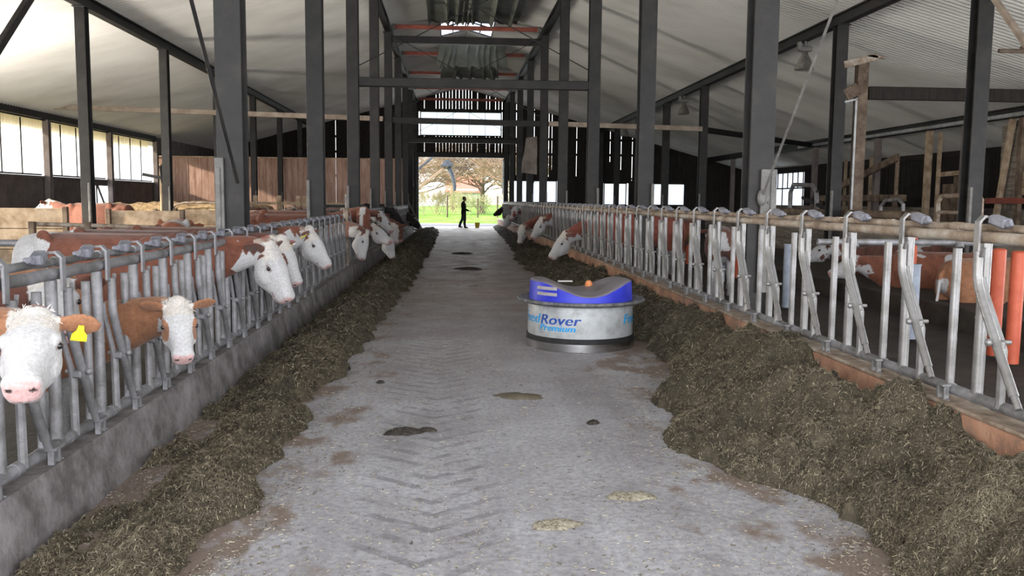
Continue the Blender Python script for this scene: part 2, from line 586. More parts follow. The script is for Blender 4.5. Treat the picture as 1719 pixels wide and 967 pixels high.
# rooflight over the ridge: frame with glazing bars and clear panes
wr = empty('window_1', (0.55, 33.9, roofz(0.55)))
struct(wr)
f = MB()
for sg in (-1, 1):
    for x in (0.04, 0.53, 1.0):
        f.beam((sg * x, -1.7, -0.27 * x), (sg * x, 1.7, -0.27 * x), 0.05, 0.05)
    for y in (-1.7, 0.0, 1.7):
        f.beam((0, y, 0), (sg * 1.0, y, -0.27), 0.04, 0.05)
build('frame', f, M['steel'], wr)
for sg in (-1, 1):
    g = MB()
    g.box((0, 0, 0), (0.98, 3.36, 0.012), Matrix.Rotation(sg * math.atan(0.27), 3, 'Y'))
    g.v = [(q[0] + sg * 0.5, q[1], q[2] - 0.125 + 0.03) for q in g.v]
    build('pane', g, M['pane'], wr)

# ---------------------------------------------------------------- back gable: spaced boards, big doorway, window bands
openings = [(-2.0, 3.1, -1, 4.15), (-1.9, 2.95, 5.45, 6.15), (-1.9, 2.95, 6.3, 6.85), (3.5, 6.35, 1.5, 2.8), (9.3, 10.66, 1.4, 2.7), (11.85, 14.3, 1.4, 2.7)]
gb = MB()
x = -13.98
while x < 18.2:
    w = 0.15 + 0.03 * RNG.random()
    inner = -2.0 < x < 3.2
    if inner:
        gap = 0.03 if RNG.random() < 0.62 else 0.0
    elif 3.2 <= x < 9.6:
        gap = 0.028 if RNG.random() < 0.45 else 0.0
    elif 9.6 <= x < 13:
        gap = 0.03 if RNG.random() < 0.12 else 0.0
    elif -7.5 < x < -4.5:
        gap = 0.028 if RNG.random() < 0.10 else 0.0
    else:
        gap = 0.0
    cuts = sorted((o[2], o[3]) for o in openings if x + w > o[0] and x < o[1])
    segs, z = [], 0.0
    top = roofz(x + w / 2) - 0.02
    for a, b in cuts:
        if a > z:
            segs.append((z, a))
        z = max(z, b)
    segs.append((z, top))
    for a, b in segs:
        y = YG + (0.02 if RNG.random() < 0.5 else 0.0)
        h = b - a
        if gap and h > 1.5 and not inner and RNG.random() < 0.7:      # part of the gap is closed behind
            ca = a + h * RNG.random() * 0.6
            gb.box((x + w + gap / 2, y + 0.03, (a + ca) / 2), (gap + 0.06, 0.02, max(0.05, ca - a)))
        gb.box((x + w / 2, y, (a + b) / 2), (w, 0.028, h))
    x += w + gap
for z in (2.98, 4.4, 5.3, 6.95):                       # girts behind the boards
    if z < 4.0:
        gb.box((-7.9, YG - 0.06, z), (11.8, 0.08, 0.12))
        gb.box((10.6, YG - 0.06, z), (15.0, 0.08, 0.12))
    else:
        gb.box((0.55, YG - 0.06, z), (min(2 * (8.3 - z) / 0.27, 26), 0.08, 0.14))
struct(build('wall_back', gb, M['wood_dark'], loc=(0, 0, 0)))

d1 = empty('door_1', (0.55, YG - 0.02, 0))
struct(d1)
f = MB()
f.box((-2.67, 0, 2.1), (0.22, 0.26, 4.2), None, 0.01)
f.box((2.67, 0, 2.1), (0.22, 0.26, 4.2), None, 0.01)
build('jamb', f, M['steel'], d1)
f = MB()
f.box((0, 0, 4.28), (5.6, 0.26, 0.28), None, 0.01)
build('lintel', f, M['steel'], d1)
f = MB()
f.tube([(2.5, -0.35, 2.0), (2.5, -0.35, 4.05)], 0.03, 8)
f.tube([(2.5, -0.35, 4.0), (2.95, -0.35, 4.3)], 0.03, 8)
build('slide_rail', f, M['galv'], d1)
for i, (a, b, z0, z1) in enumerate(openings[1:]):
    w = empty('window_%d' % (i + 2), ((a + b) / 2, YG, z0))
    struct(w)
    f = MB()
    W, H = b - a, z1 - z0
    for s in (-1, 1):
        f.box((s * W / 2, 0, H / 2), (0.06, 0.08, H), None)
    for z in (0, H):
        f.box((0, 0, z), (W, 0.08, 0.06), None)
    nb = 5 if i < 2 else (4 if i == 2 else 2)
    for k in range(1, nb):
        f.box((-W / 2 + W * k / nb, 0, H / 2), (0.05 if i > 1 else 0.02, 0.05, H), None)
    build('frame', f, M['steel'], w)
    g = MB()
    g.box((0, 0.015, H / 2), (W - 0.05, 0.01, H - 0.05))
    build('pane', g, M['pane'], w)

# ---------------------------------------------------------------- left side wall: dark panels below, open light band above
wl = MB()
yy = -2.0
while yy < 42.3:
    L = min(1.22, 42.4 - yy)
    if not (34.2 < yy + L / 2 < 36.9):
        wl.box((-14.0, yy + L / 2, 1.1), (0.08, L - 0.015, 2.2))
    else:
        wl.box((-14.0, yy + L / 2, 0.61), (0.08, L - 0.015, 1.22))
        wl.box((-14.0, yy + L / 2, 2.13), (0.08, L - 0.015, 0.14))
    yy += L
wl.box((-14.0, 47.9, 2.28), (0.08, 10.9, 4.55))
wl.box((-13.97, 20.2, 2.24), (0.14, 44.4, 0.08))
struct(build('wall_left', wl, M['panel_grey'], loc=(0, 0, 0)))
ea = MB()
ea.box((-13.97, 20.2, 4.36), (0.22, 44.4, 0.3))
ea.box((-13.84, 20.2, 4.16), (0.05, 44.4, 0.05))
struct(build('trim_4', ea, M['steel'], loc=(0, 0, 0)))
aw = MB()
n = 700
ys = np.linspace(-2, 42.4, n)
vs = [(-14.25 + 0.02 * math.sin(y * 35), y, 4.22) for y in ys] + [(-14.28 + 0.03 * math.sin(y * 35), y, 3.78 + 0.05 * math.sin(y * 1.7) + 0.03 * math.sin(y * 9)) for y in ys]
aw.add(vs, [(i, i + 1, n + i + 1, n + i) for i in range(n - 1)])
struct(build('trim_5', aw, M['awning'], smooth=True, loc=(0, 0, 0)))
for i in range(8):
    y0, y1 = FY(i - 2) + 0.15, FY(i - 1) - 0.15
    if y0 < -1:
        continue
    w = empty('window_%d' % (i + 10), (-14.0, (y0 + y1) / 2, 2.3))
    struct(w)
    f = MB()
    for k in range(1, 4):
        t = y0 + (y1 - y0) * k / 4 - (y0 + y1) / 2
        f.box((0, t, 0.92), (0.035, 0.035, 1.84))
    f.box((0, 0, 0.02), (0.06, y1 - y0, 0.05))
    build('bars', f, M['steel'], w)
w = empty('window_20', (-14.0, 35.55, 1.22))
struct(w)
f = MB()
for t in (-1.3, 0.02, 1.3):
    f.box((0, t, 0.42), (0.07, 0.07, 0.84))
f.box((0, 0, 0.0), (0.07, 2.65, 0.06))
f.box((0, 0, 0.84), (0.07, 2.65, 0.06))
f.beam((0.02, 0.1, 0.8), (0.02, 0.75, 0.05), 0.07, 0.07)
build('frame', f, M['steel'], w)
g = MB()
g.box((0, 0, 0.42), (0.01, 2.6, 0.82))
build('pane', g, M['pane'], w)

# brown partition across the back of the left pens
bw = MB()
x = -13.95
while x < -2.35:
    w_ = min(0.30, -2.35 - x)
    bw.box((x + w_ / 2, 42.5 + (0.012 if RNG.random() < 0.5 else 0), 1.74), (w_ - 0.012, 0.05, 3.48))
    x += 0.30
struct(build('wall_left_back', bw, M['wood_brown'], loc=(0, 0, 0)))
bw = MB()
bw.box((-8.15, 42.47, 3.51), (11.7, 0.12, 0.06))
struct(build('trim_6', bw, M['wood_pale'], loc=(0, 0, 0)))

# right side wall with a barred window near the back
wrt = MB()
yy = -2
while yy < 53.0:
    L = 0.2
    c_ = yy + L / 2
    th = 0.03 * (RNG.random() < 0.4)
    if 44.6 < c_ < 50.4:
        wrt.box((18.35 + th, c_, 0.63), (0.05, L - 0.006, 1.26))
        wrt.box((18.35 + th, c_, 3.43), (0.05, L - 0.006, 0.36))
    elif c_ < 21:
        wrt.box((18.35 + th, c_, 0.9), (0.05, L - 0.006, 1.8))
    else:
        wrt.box((18.35 + th, c_, 1.8), (0.05, L - 0.006, 3.6))
    yy += L
wrt.box((18.25, 25, 3.42), (0.16, 56, 0.22))
struct(build('wall_right', wrt, M['wood_dark'], loc=(0, 0, 0)))
w = empty('window_21', (18.3, 47.5, 1.26))
struct(w)
f = MB()
for k in range(9):
    f.box((0, -2.85 + 5.7 * k / 8, 1.55), (0.05, 0.05, 0.86))
for k in range(5):
    f.box((0, -2.85 + 5.7 * k / 4, 0.55), (0.05, 0.06, 1.15))
for z in (0, 1.13, 1.99):
    f.box((0, 0, z), (0.06, 5.8, 0.07))
build('frame', f, M['steel'], w)
g = MB()
g.box((0.03, 0, 1.0), (0.012, 5.7, 1.95))
build('pane', g, M['pane'], w)

# ---------------------------------------------------------------- posts: H-section columns, one thing each


def hsec(mb, h, b=0.26, d=0.25, t=0.025):
    mb.box((0, -d / 2 + t / 2, h / 2), (b, t, h), None, 0.004)
    mb.box((0, d / 2 - t / 2, h / 2), (b, t, h), None, 0.004)
    mb.box((0, 0, h / 2), (0.05, d - 2 * t, h))


def column(name, X, Y, top, label, group, b=0.26, d=0.25, plate=None, foot=True, sect='h', side=-1):
    o = empty(name, (X, Y, 0))
    tag(o, label, 'post', group)
    mb = MB()
    if sect == 'h':
        hsec(mb, top, b, d)
    else:
        mb.box((0, 0, top / 2), (b, d, top), None, 0.012)
    build('shaft', mb, M['steel'] if foot else M['panel_grey'], o)
    if foot:
        p = MB()
        p.box((0, 0, 0.03), (b + 0.14, d + 0.14, 0.06), None, 0.006)
        p.box((side * (b / 2 - 0.02), -d / 2 - 0.035, 0.95), (0.05, 0.07, 1.9), None, 0.006)
        build('foot_bracket', p, M['steel_grey'], o)
    head = MB()
    head.box((0, 0, top - 0.012), (b + 0.06, d + 0.1, 0.024), None, 0.004)
    build('head_plate', head, M['steel'], o)
    if plate:
        p = MB()
        p.box(plate[0], plate[1], None, 0.006)
        for dz in (-0.3, 0, 0.3):
            p.sphere((plate[0][0], plate[0][1] - plate[1][1] / 2, plate[0][2] + dz), 0.018, 8, 5)
        build('gusset_plate', p, M['steel_grey'], o)
    return o


PZ = {'inner': 7.36, 'outer': 5.72, 'far': 4.0, 'wall': 4.2}
for k in range(0, 9):
    y = min(FY(k), 52.85)
    pl = ((-0.1, -0.16, 1.0), (0.09, 0.03, 2.0)) if k == 0 else None
    column('steel_post', -2.23, y, PZ['inner'], 'dark steel post behind the left feed fence, %s' % ordinal(k), 'inner left posts', plate=pl)
    pl = ((0.07, -0.16, 1.3), (0.17, 0.03, 1.3)) if k == 0 else None
    column('steel_post', 3.24, y, PZ['inner'], 'dark steel post behind the right feed fence, %s' % ordinal(k), 'inner right posts', plate=pl, side=1)
for k in range(2, 9):
    y = min(FY(k), 52.85)
    column('steel_post', -8.1, y, PZ['outer'], 'dark post deep in the left pens, %s of its row' % ordinal(k - 2), 'outer left posts', 0.22, 0.24, side=1)
for k in range(1, 9):
    column('steel_post', 9.0, min(FY(k), 52.85), PZ['outer'], 'dark post deep in the right pens, %s of its row' % ordinal(k - 1), 'outer right posts', 0.27, 0.26)
for k in range(2, 7):
    column('wall_post', -13.82, FY(k), PZ['wall'], 'grey post between the bright left wall openings, %s' % ordinal(k - 2), 'left wall posts', 0.2, 0.22, foot=False)
for k in range(3, 8):
    column('timber_post', 15.5, FY(k), PZ['far'], 'brown post below the white gutter pipe, %s of its row' % ordinal(k - 3), 'far right posts', 0.2, 0.22, foot=False, sect='box')

# ---------------------------------------------------------------- long beams under the roof


def ibeam(mb, p0, p1, h, w):
    p0, p1 = Vector(p0), Vector(p1)
    t = 0.03
    for s in (-1, 1):
        mb.beam(p0 + Vector((0, 0, s * (h / 2 - t / 2))), p1 + Vector((0, 0, s * (h / 2 - t / 2))), w, t)
    mb.beam(p0, p1, 0.04, h - 2 * t)


def beam_thing(name, p0, p1, h, w, label, mat_, cat='beam', group=None, solid=False):
    mb = MB()
    if solid:
        mb.beam(p0, p1, w, h, bev=0.012)
    else:
        ibeam(mb, p0, p1, h, w)
    return tag(build(name, mb, mat_), label, cat, group)


for X, z, lab in ((-2.23, 7.48, 'dark longitudinal roof beam on the inner left posts'), (3.24, 7.48, 'dark longitudinal roof beam on the inner right posts')):
    beam_thing('roof_beam', (X, -2, z), (X, 53, z), 0.24, 0.2, lab, M['steel'])
for X, z, lab in ((-8.1, 5.85, 'dark longitudinal roof beam on the outer left posts'), (9.0, 5.85, 'dark longitudinal roof beam on the outer right posts, carrying the lamps')):
    beam_thing('roof_beam', (X, -2, z), (X, 53, z), 0.26, 0.2, lab, M['steel'])
beam_thing('roof_beam', (15.5, -2, 4.14), (15.5, 53, 4.14), 0.28, 0.2, 'dark eaves beam with a white gutter pipe on the far right', M['steel'])
mb = MB()
mb.tube([(15.3, -2, 4.06), (15.3, 38, 4.06)], 0.06, 8)
tag(build('gutter_pipe', mb, M['white_metal'], smooth=True), 'long white pipe along the far right eaves beam', 'pipe')

beam_thing('tie_beam', (-2.1, FY(2), 4.22), (3.12, FY(2), 4.22), 0.2, 0.18, 'dark cross beam between two posts, nearest over the alley', M['steel'], solid=True)
beam_thing('tie_beam', (-2.1, FY(4), 7.12), (3.12, FY(4), 7.12), 0.24, 0.18, 'dark high cross beam just below the rooflight', M['steel'], solid=True)
beam_thing('tie_beam', (-2.1, FY(4), 4.36), (3.12, FY(4), 4.31), 0.2, 0.16, 'dark cross beam seen against the gable window bands', M['steel'], solid=True)  # middle length of one long beam, its shade put into the dark colour
beam_thing('tie_beam', (-2.1, FY(6), 4.4), (3.12, FY(6), 4.4), 0.2, 0.16, 'dark cross beam just above the far doorway', M['steel'], solid=True)
beam_thing('tie_beam', (-2.1, FY(6), 7.1), (3.12, FY(6), 7.1), 0.2, 0.16, 'dark high cross beam near the back gable', M['steel'], solid=True)
beam_thing('cross_rail', (-13.9, FY(4) - 0.2, 4.62), (-2.4, FY(4) - 0.2, 4.38), 0.17, 0.12, 'long beige rail crossing the left pens below the roof', M['beige'], 'rail', solid=True)  # left length of the same beam, its light put into the beige
beam_thing('cross_rail', (3.4, FY(4) - 0.2, 4.3), (8.9, FY(4) - 0.2, 4.2), 0.17, 0.12, 'beige rail crossing from the inner to the outer right posts', M['beige'], 'rail', solid=True)  # right length of that beam, light likewise put into the beige
beam_thing('cross_rail', (9.1, FY(4), 4.18), (15.4, FY(5), 4.05), 0.2, 0.12, 'dark rail slanting back from an outer right post to the white gutter', M['steel'], 'rail', solid=True)
beam_thing('cross_rail', (9.75, 20.2, 4.19), (17.5, 20.2, 4.19), 0.3, 0.14, 'dark timber rail running right from the short extra post', M['wood_dark'], 'rail', solid=True)

for k in range(2, 9):
    o = empty('red_rafter', (0.5, min(FY(k), 52.9) - 0.02, 7.55))
    tag(o, 'red cross rafter under the ridge, %s' % ordinal(k - 2), 'rafter', 'red rafters under the ridge')
    mb = MB()
    mb.box((0, 0, 0), (5.1, 0.12, 0.14), None, 0.01)
    build('bar', mb, M['red_beam'], o)
    for s in (-1, 1):
        mb = MB()
        mb.box((s * 2.52, -0.03, -0.01), (0.09, 0.2, 0.18), None, 0.01)
        build('end_plate', mb, M['steel_grey'], o)

# wire cross bracing between the inner posts
for k, lab in ((2, 'nearest'), (4, 'middle'), (6, 'farthest')):
    for s, side in ((1, 'rising to the right'), (-1, 'rising to the left')):
        mb = MB()
        a, b = (-2.1, FY(k) - 0.15, 4.55), (3.1, FY(k) - 0.15, 7.25)
        if s < 0:
            a, b = (3.1, FY(k) - 0.13, 4.55), (-2.1, FY(k) - 0.13, 7.25)
        mb.tube([a, b], 0.012, 6)
        tag(build('brace_wire', mb, M['steel']), 'thin bracing wire %s in the %s cross over the alley' % (side, lab), 'wire')
# rods and struts
mb = MB()
mb.tube([(-2.12, 8.85, 1.75), (-2.12, 4.6, 6.1)], 0.018, 8)
tag(build('brace_rod', mb, M['steel'], smooth=True), 'thin dark rod running up from the nearest inner left post', 'rod')
mb = MB()
mb.tube([(3.24, 8.95, 1.68), (3.24, 4.6, 6.1)], 0.013, 8)
mb.sphere((3.24, 8.98, 1.65), (0.05, 0.05, 0.09), 10, 6)
tag(build('brace_rod', mb, M['steel_grey'], smooth=True), 'grey rod running up from the plate of the nearest inner right post', 'rod')
beam_thing('brace_strut', (-8.1, 14.7, 2.6), (-8.1, 18.2, 5.75), 0.14, 0.12, 'grey diagonal strut at the upper left under the roof', M['steel'], 'strut', solid=True)
beam_thing('brace_strut', (9.0, 14.6, 5.3), (9.0, 12.3, 3.0), 0.09, 0.09, 'pale diagonal strut at the upper right corner', M['beige'], 'strut', solid=True)

# short extra post with plank and bracket beside an outer right post
o = empty('stub_post', (9.55, 20.15, 0))
tag(o, 'brown short post with a cut plank on top beside an outer right post', 'post')
mb = MB()
mb.box((0, 0, 2.48), (0.26, 0.2, 4.96), None, 0.01)
build('shaft', mb, M['wood_mid'], o)
mb = MB()
mb.beam((-0.5, -0.14, 4.8), (0.3, -0.14, 5.0), 0.06, 0.16, bev=0.008)
mb.beam((0.05, -0.14, 5.02), (0.48, -0.14, 4.97), 0.06, 0.05)
build('plank', mb, M['rail_tan'], o)
mb = MB()
mb.beam((-0.42, -0.12, 4.1), (-0.12, -0.12, 4.28), 0.06, 0.28, bev=0.008)
build('bracket', mb, M['wood_mid'], o)
mb = MB()
mb.beam((-0.16, -0.13, 0.4), (-0.16, -0.13, 4.05), 0.04, 0.04)
mb.beam((-0.44, -0.13, 3.95), (-0.16, -0.13, 4.02), 0.04, 0.04)
build('white_conduit', mb, M['white_metal'], o)

# lamps hanging from the outer right beam
for i, y in enumerate((22.2, 33.9, 45.6)):
    o = empty('barn_lamp', (9.0, y, 5.0))
    tag(o, 'bell-shaped metal lamp under the outer right beam, %s' % ('nearest of three', 'middle of three', 'farthest of three')[i], 'lamp', 'barn lamps')
    mb = MB()
    mb.lathe([(0.05, 0.46), (0.07, 0.44), (0.09, 0.36), (0.13, 0.3), (0.18, 0.18), (0.235, 0.03), (0.25, 0.0), (0.235, 0.005), (0.16, 0.17), (0.1, 0.29)], 24)
    build('lamp_shade', mb, M['lamp'], o, True)
    mb = MB()
    mb.box((0, 0, 0.52), (0.34, 0.16, 0.12), None, 0.02)
    mb.box((0.0, 0, 0.64), (0.06, 0.06, 0.16), None, 0.01)
    mb.box((-0.15, 0.0, 0.6), (0.1, 0.14, 0.2), None, 0.02)
    build('ballast_box', mb, M['steel_grey'], o)
    mb = MB()
    mb.sphere((0, 0, 0.16), (0.06, 0.06, 0.11), 12, 8)
    build('bulb', mb, M['white_metal'], o, True)

# ridge ventilation curtains: draped cloth with deep folds


def curtain(y0, y1, z0, z1, sag, x0, x1, label, folds):
    nx, ny = 90, 40
    rg = np.random.default_rng(int(y0 * 10))
    ph = rg.random(folds) * 1.0
    pos = np.sort(rg.random(folds)) * 0.92 + 0.04
    vs, fs = [], []
    for j in range(ny + 1):
        t = j / ny
        y = y0 + (y1 - y0) * t
        for i in range(nx + 1):
            u = i / nx
            x = x0 + (x1 - x0) * u + 0.06 * math.sin(5 * t + 3 * u)
            z = z0 + (z1 - z0) * t - sag * math.sin(math.pi * min(1, t)) * (0.65 + 0.35 * math.sin(math.pi * u)) - 0.12 * abs(2 * u - 1) ** 3 * sag
            for p, q in zip(pos, ph):
                d = (u - p - 0.05 * math.sin(2.2 * t + 6 * q) * (t - 0.2)) / 0.017
                z -= 0.13 * math.exp(-d * d) * (0.35 + 0.65 * t)
                z += 0.05 * math.exp(-((d - 2) / 2) ** 2) * t
            vs.append((x, y, z))
    k = nx + 1
    for j in range(ny):
        for i in range(nx):
            a = j * k + i
            fs.append((a, a + k, a + k + 1, a + 1))
    n = len(vs)
    vs += [(a, b, c_ + 0.01) for a, b, c_ in vs]
    fs += [tuple(n + q for q in reversed(f_)) for f_ in fs]
    mb = MB()
    mb.add(vs, fs)
    return tag(build('ridge_curtain', mb, M['fabric'], smooth=True), label, 'curtain', 'ridge curtains')


curtain(13.0, 30.9, 7.15, 7.68, 0.2, -0.75, 2.15, 'large grey-green cloth draped under the ridge before the rooflight', 9)
curtain(35.7, 36.45, 8.0, 7.02, 0.02, -0.6, 2.2, 'grey-green cloth draped under the ridge just behind the rooflight', 8)
curtain(39.2, 41.9, 8.0, 7.3, 0.05, -0.5, 2.1, 'grey-green cloth hanging farthest back under the ridge', 7)

# dusty canvas panel hanging on an inner right post
o = empty('hanging_canvas', (3.2, 36.44, 2.7))
tag(o, 'dusty tapered canvas panel hanging on an inner right post near the far doorway', 'canvas')
mb = MB()
mb.loft([[(-0.32, -0.1, 0.05), (0.32, -0.1, -0.02), (0.32, 0.06, -0.02), (-0.32, 0.06, 0.05)],
         [(-0.3, -0.16, 0.5), (0.3, -0.16, 0.5), (0.3, 0.06, 0.5), (-0.3, 0.06, 0.5)],
         [(-0.2, -0.12, 0.95), (0.32, -0.12, 0.98), (0.32, 0.06, 0.98), (-0.2, 0.06, 0.95)],
         [(-0.14, -0.08, 1.48), (0.3, -0.08, 1.55), (0.3, 0.06, 1.55), (-0.14, 0.06, 1.48)]])
build('sheet', mb, M['sack'], o)
mb = MB()
mb.tube([(0.0, 0, 0.0), (0.05, -0.05, -0.35), (0.15, -0.05, -0.42), (0.22, 0, -0.3)], 0.02, 6)
build('hose', mb, M['rubber'], o, True)

# ---------------------------------------------------------------- feed fences with self-locking yokes


def fence_kit(pitch, rail_mat, lat_mat, pipe_mat, dirx):
    """Meshes of one yoke; local x along the fence, -y towards the alley, z above the curb."""
    q = pitch / 0.77
    K = {}

    def keep(name, mb, mt):
        K[name] = mb.mesh(name, mt, True)
    mb = MB()
    mb.tube([(0, 0, 0.06), (0, 0, 0.9)], 0.03, 10)
    mb.tube([(0, 0, 0.5), (0, 0, 0.51)], 0.033, 10)
    keep('upright', mb, pipe_mat)
    mb = MB()
    mb.tube([(0.53 * q, -0.01, 0.06), (0.53 * q, -0.01, 0.86)], 0.0235, 10)
    keep('slim_upright', mb, pipe_mat)
    mb = MB()
    mb.tube([(0.025, -0.02, 0.72), (0.05 * q, -0.02, 0.65), (0.205 * q, -0.02, 0.42), (0.225 * q, -0.02, 0.37), (0.23 * q, -0.02, 0.07)], [0.013, 0.015, 0.016, 0.022, 0.022], 8)
    keep('bent_brace', mb, pipe_mat)
    mb = MB()
    mb.tube([(0.04, -0.065, 0.86), (0.042, -0.065, 0.74), (0.058 * q, -0.065, 0.68), (0.09 * q, -0.065, 0.62), (0.25 * q, -0.065, 0.385), (0.4 * q, -0.065, 0.17)], 0.0235, 10)
    mb.tube([(0.395 * q, -0.065, 0.178), (0.44 * q, -0.065, 0.115)], 0.018, 10)
    keep('lock_bar', mb, pipe_mat)
    mb = MB()
    mb.tube([(0.228 * q, -0.105, 0.41), (0.228 * q, 0.015, 0.41)], 0.012, 8)
    mb.sphere((0.228 * q, -0.1, 0.41), 0.02, 8, 6)
    mb.box((0.225 * q, -0.045, 0.4), (0.05, 0.05, 0.045), None, 0.008)
    keep('pivot_bolt', mb, pipe_mat)
    mb = MB()                                   # flat strap looped over the top rail
    mb.beam((0.01, -0.058, 0.85), (0.01, -0.058, 1.015), 0.012, 0.042, up=(1, 0, 0))
    mb.beam((0.01, -0.06, 1.01), (0.01, -0.03, 1.04), 0.042, 0.012)
    mb.beam((0.01, -0.036, 1.04), (0.01, 0.06, 1.03), 0.042, 0.012)
    mb.tube([(0.01, -0.058, 0.86), (0.04, -0.066, 0.83), (0.075, -0.066, 0.84), (0.085, -0.066, 0.88)], 0.011, 6)
    keep('latch_hook', mb, lat_mat if lat_mat is M['galv'] else pipe_mat)
    mb = MB()
    mb.box((dirx * 0.075, 0.02, 1.015), (0.11, 0.065, 0.05), Matrix.Rotation(dirx * 0.25, 3, 'Y') @ Matrix.Rotation(0.2, 3, 'Z'), 0.01)
    mb.box((dirx * 0.045, 0.07, 0.995), (0.05, 0.06, 0.04), None, 0.008)
    mb.tube([(dirx * 0.13, 0.02, 1.0), (dirx * 0.15, 0.03, 1.01)], 0.018, 8)
    keep('latch_block', mb, M['rail_blue'])
    mb = MB()
    mb.box((0.53 * q - 0.02, -0.055, 0.05), (0.02, 0.03, 0.11), None, 0.003)
    mb.box((0.53 * q + 0.045, -0.055, 0.05), (0.02, 0.03, 0.11), None, 0.003)
    mb.box((0.53 * q + 0.012, -0.06, 0.1), (0.1, 0.05, 0.015), None, 0.003)
    mb.tube([(0.53 * q + 0.04, -0.06, 0.0), (0.53 * q + 0.07, -0.06, -0.012), (0.53 * q + 0.08, -0.06, 0.03)], 0.011, 6)
    keep('rail_clamp', mb, pipe_mat)
    return K


def fence_panel(X, y_start, n, pitch, kit, rz, zc, label, detail, rail_mat, low_mat, rails):
    o = empty('feed_fence', (X, y_start, zc), rz)
    tag(o, label, 'feed fence', 'self-locking feed fence panels')
    L = n * pitch
    if rails.get(L) is None:
        d = {}
        for nm, y, z, r, wob in (('top_rail', -0.01, 0.93, 0.03, 0.003), ('locking_rail', 0.085, 0.975, 0.022, 0.005), ('bottom_rail', -0.005, 0.075, 0.03, 0.0)):
            mb = MB()
            pts = []
            for i in range(n * 4 + 1):
                pts.append((L * i / (n * 4), y + wob * math.sin(i * 1.9), z + wob * math.sin(i * 2.7)))
            mb.tube(pts, r, 12)
            if nm == 'locking_rail':
                for i in range(n):
                    mb.tube([(i * pitch + 0.42 * pitch, y, z), (i * pitch + 0.52 * pitch, y, z)], r * 1.25, 10)
            if nm == 'bottom_rail':
                for i in range(n):
                    for uu in (0.0, 0.235, 0.69):
                        mb.tube([(i * pitch + uu * pitch - 0.03, y, z), (i * pitch + uu * pitch + 0.03, y, z)], r * 1.13, 10)
            d[nm] = mb.mesh(nm, low_mat if nm == 'bottom_rail' else rail_mat, True)
        rails[L] = d
    for nm, me in rails[L].items():
        link(nm, me, o)
    names = ['upright', 'slim_upright', 'bent_brace', 'lock_bar', 'latch_hook', 'latch_block']
    if detail >= 1:
        names += ['pivot_bolt']
    if detail >= 2:
        names += ['rail_clamp']
    if detail < 0:
        names = ['upright', 'slim_upright', 'lock_bar', 'latch_hook']
    for i in range(n):
        for nm in names:
            c_ = link(nm, kit[nm], o)
            c_.location = (i * pitch, 0, 0)
    return o


PR, PL = 0.77, 0.56
kitR = fence_kit(PR, M['rail_tan'], M['galv'], M['galv'], 1)
kitL = fence_kit(PL, M['galv_dull'], M['rail_blue'], M['galv_dull'], -1)
railsR, railsL = {}, {}
# right fence: local x runs towards the camera
yh = 4.39 + PR * 7            # a hook line
for i in range(9):
    y = yh + i * 7 * PR
    if y > 52.8:
        break
    y_first = y
    n = 7
    if i == 0:
        fence_panel(2.8, y_first, 9, PR, kitR, -math.pi / 2, 0.5, 'galvanised feed fence panel on the right, nearest the camera', 2, M['rail_tan'], M['galv_dull'], railsR)
    else:
        fence_panel(2.8, y_first, n, PR, kitR, -math.pi / 2, 0.5, 'galvanised feed fence panel on the right, %s' % ordinal(i), 2 if i < 3 else (1 if i < 4 else (0 if i < 5 else -1)), M['rail_tan'], M['galv_dull'], railsR)
# left fence: local x runs away from the camera
y = 4.43 - 2 * PL
for i, n in enumerate((8, 8, 7)):
    fence_panel(-1.98, y, n, PL, kitL, math.pi / 2, 0.285, 'grey feed fence panel on the left, %s' % ordinal(i), 2 if i < 2 else 1, M['galv_dull'], M['galv_dull'], railsL)
    y += n * PL
y = 17.3
for i, n in enumerate((8, 8, 8, 8, 8)):
    fence_panel(-2.04, y, n, PL, kitL, math.pi / 2, 0.31, 'far left feed fence panel beyond the gap, %s past the gap' % ('first', 'second', 'third', 'fourth', 'fifth')[i], 0 if i < 2 else -1, M['galv_dull'], M['galv_dull'], railsL)
    y += n * PL
o = empty('fence_end_post', (-2.03, 16.95, 0.31))
tag(o, 'pale end post of the left feed fence at the gap', 'post')
mb = MB()
mb.box((0, 0, 0.56), (0.09, 0.09, 1.12), None, 0.01)
build('shaft', mb, M['rail_tan'], o)
mb = MB()
mb.tube([(0, 0, 1.1), (0.0, 0, 1.38)], 0.018, 8)
build('rod', mb, M['galv'], o)

# ---------------------------------------------------------------- the feed pushing robot
RX, RY = 1.435, 9.6
robot = empty('feed_pushing_robot', (RX, RY, 0.0))
tag(robot, 'round white feed pushing robot with a dusty blue cover on the alley', 'robot')
mb = MB()
mb.lathe([(0.0, 0.004), (0.606, 0.004), (0.606, 0.088), (0.4, 0.089)], 96)
build('skirt_ring', mb, M['stainless'], robot, True)
mb = MB()
mb.lathe([(0.5, 0.0885), (0.599, 0.0885), (0.599, 0.143), (0.5, 0.1432)], 96)
build('rubber_band', mb, M['rubber'], robot, True)
mb = MB()
mb.lathe([(0.5, 0.1415), (0.585, 0.1415), (0.585, 0.47), (0.575, 0.5), (0.5, 0.5)], 96)
drum = build('drum', mb, M['white_metal'], robot, True)
mb = MB()
mb.lathe([(0.56, 0.485), (0.6, 0.478), (0.69, 0.497), (0.71, 0.512), (0.712, 0.525), (0.70, 0.537), (0.66, 0.535), (0.6, 0.52), (0.56, 0.51), (0.56, 0.485)], 96)
build('bumper_ring', mb, M['bumper'], robot, True)


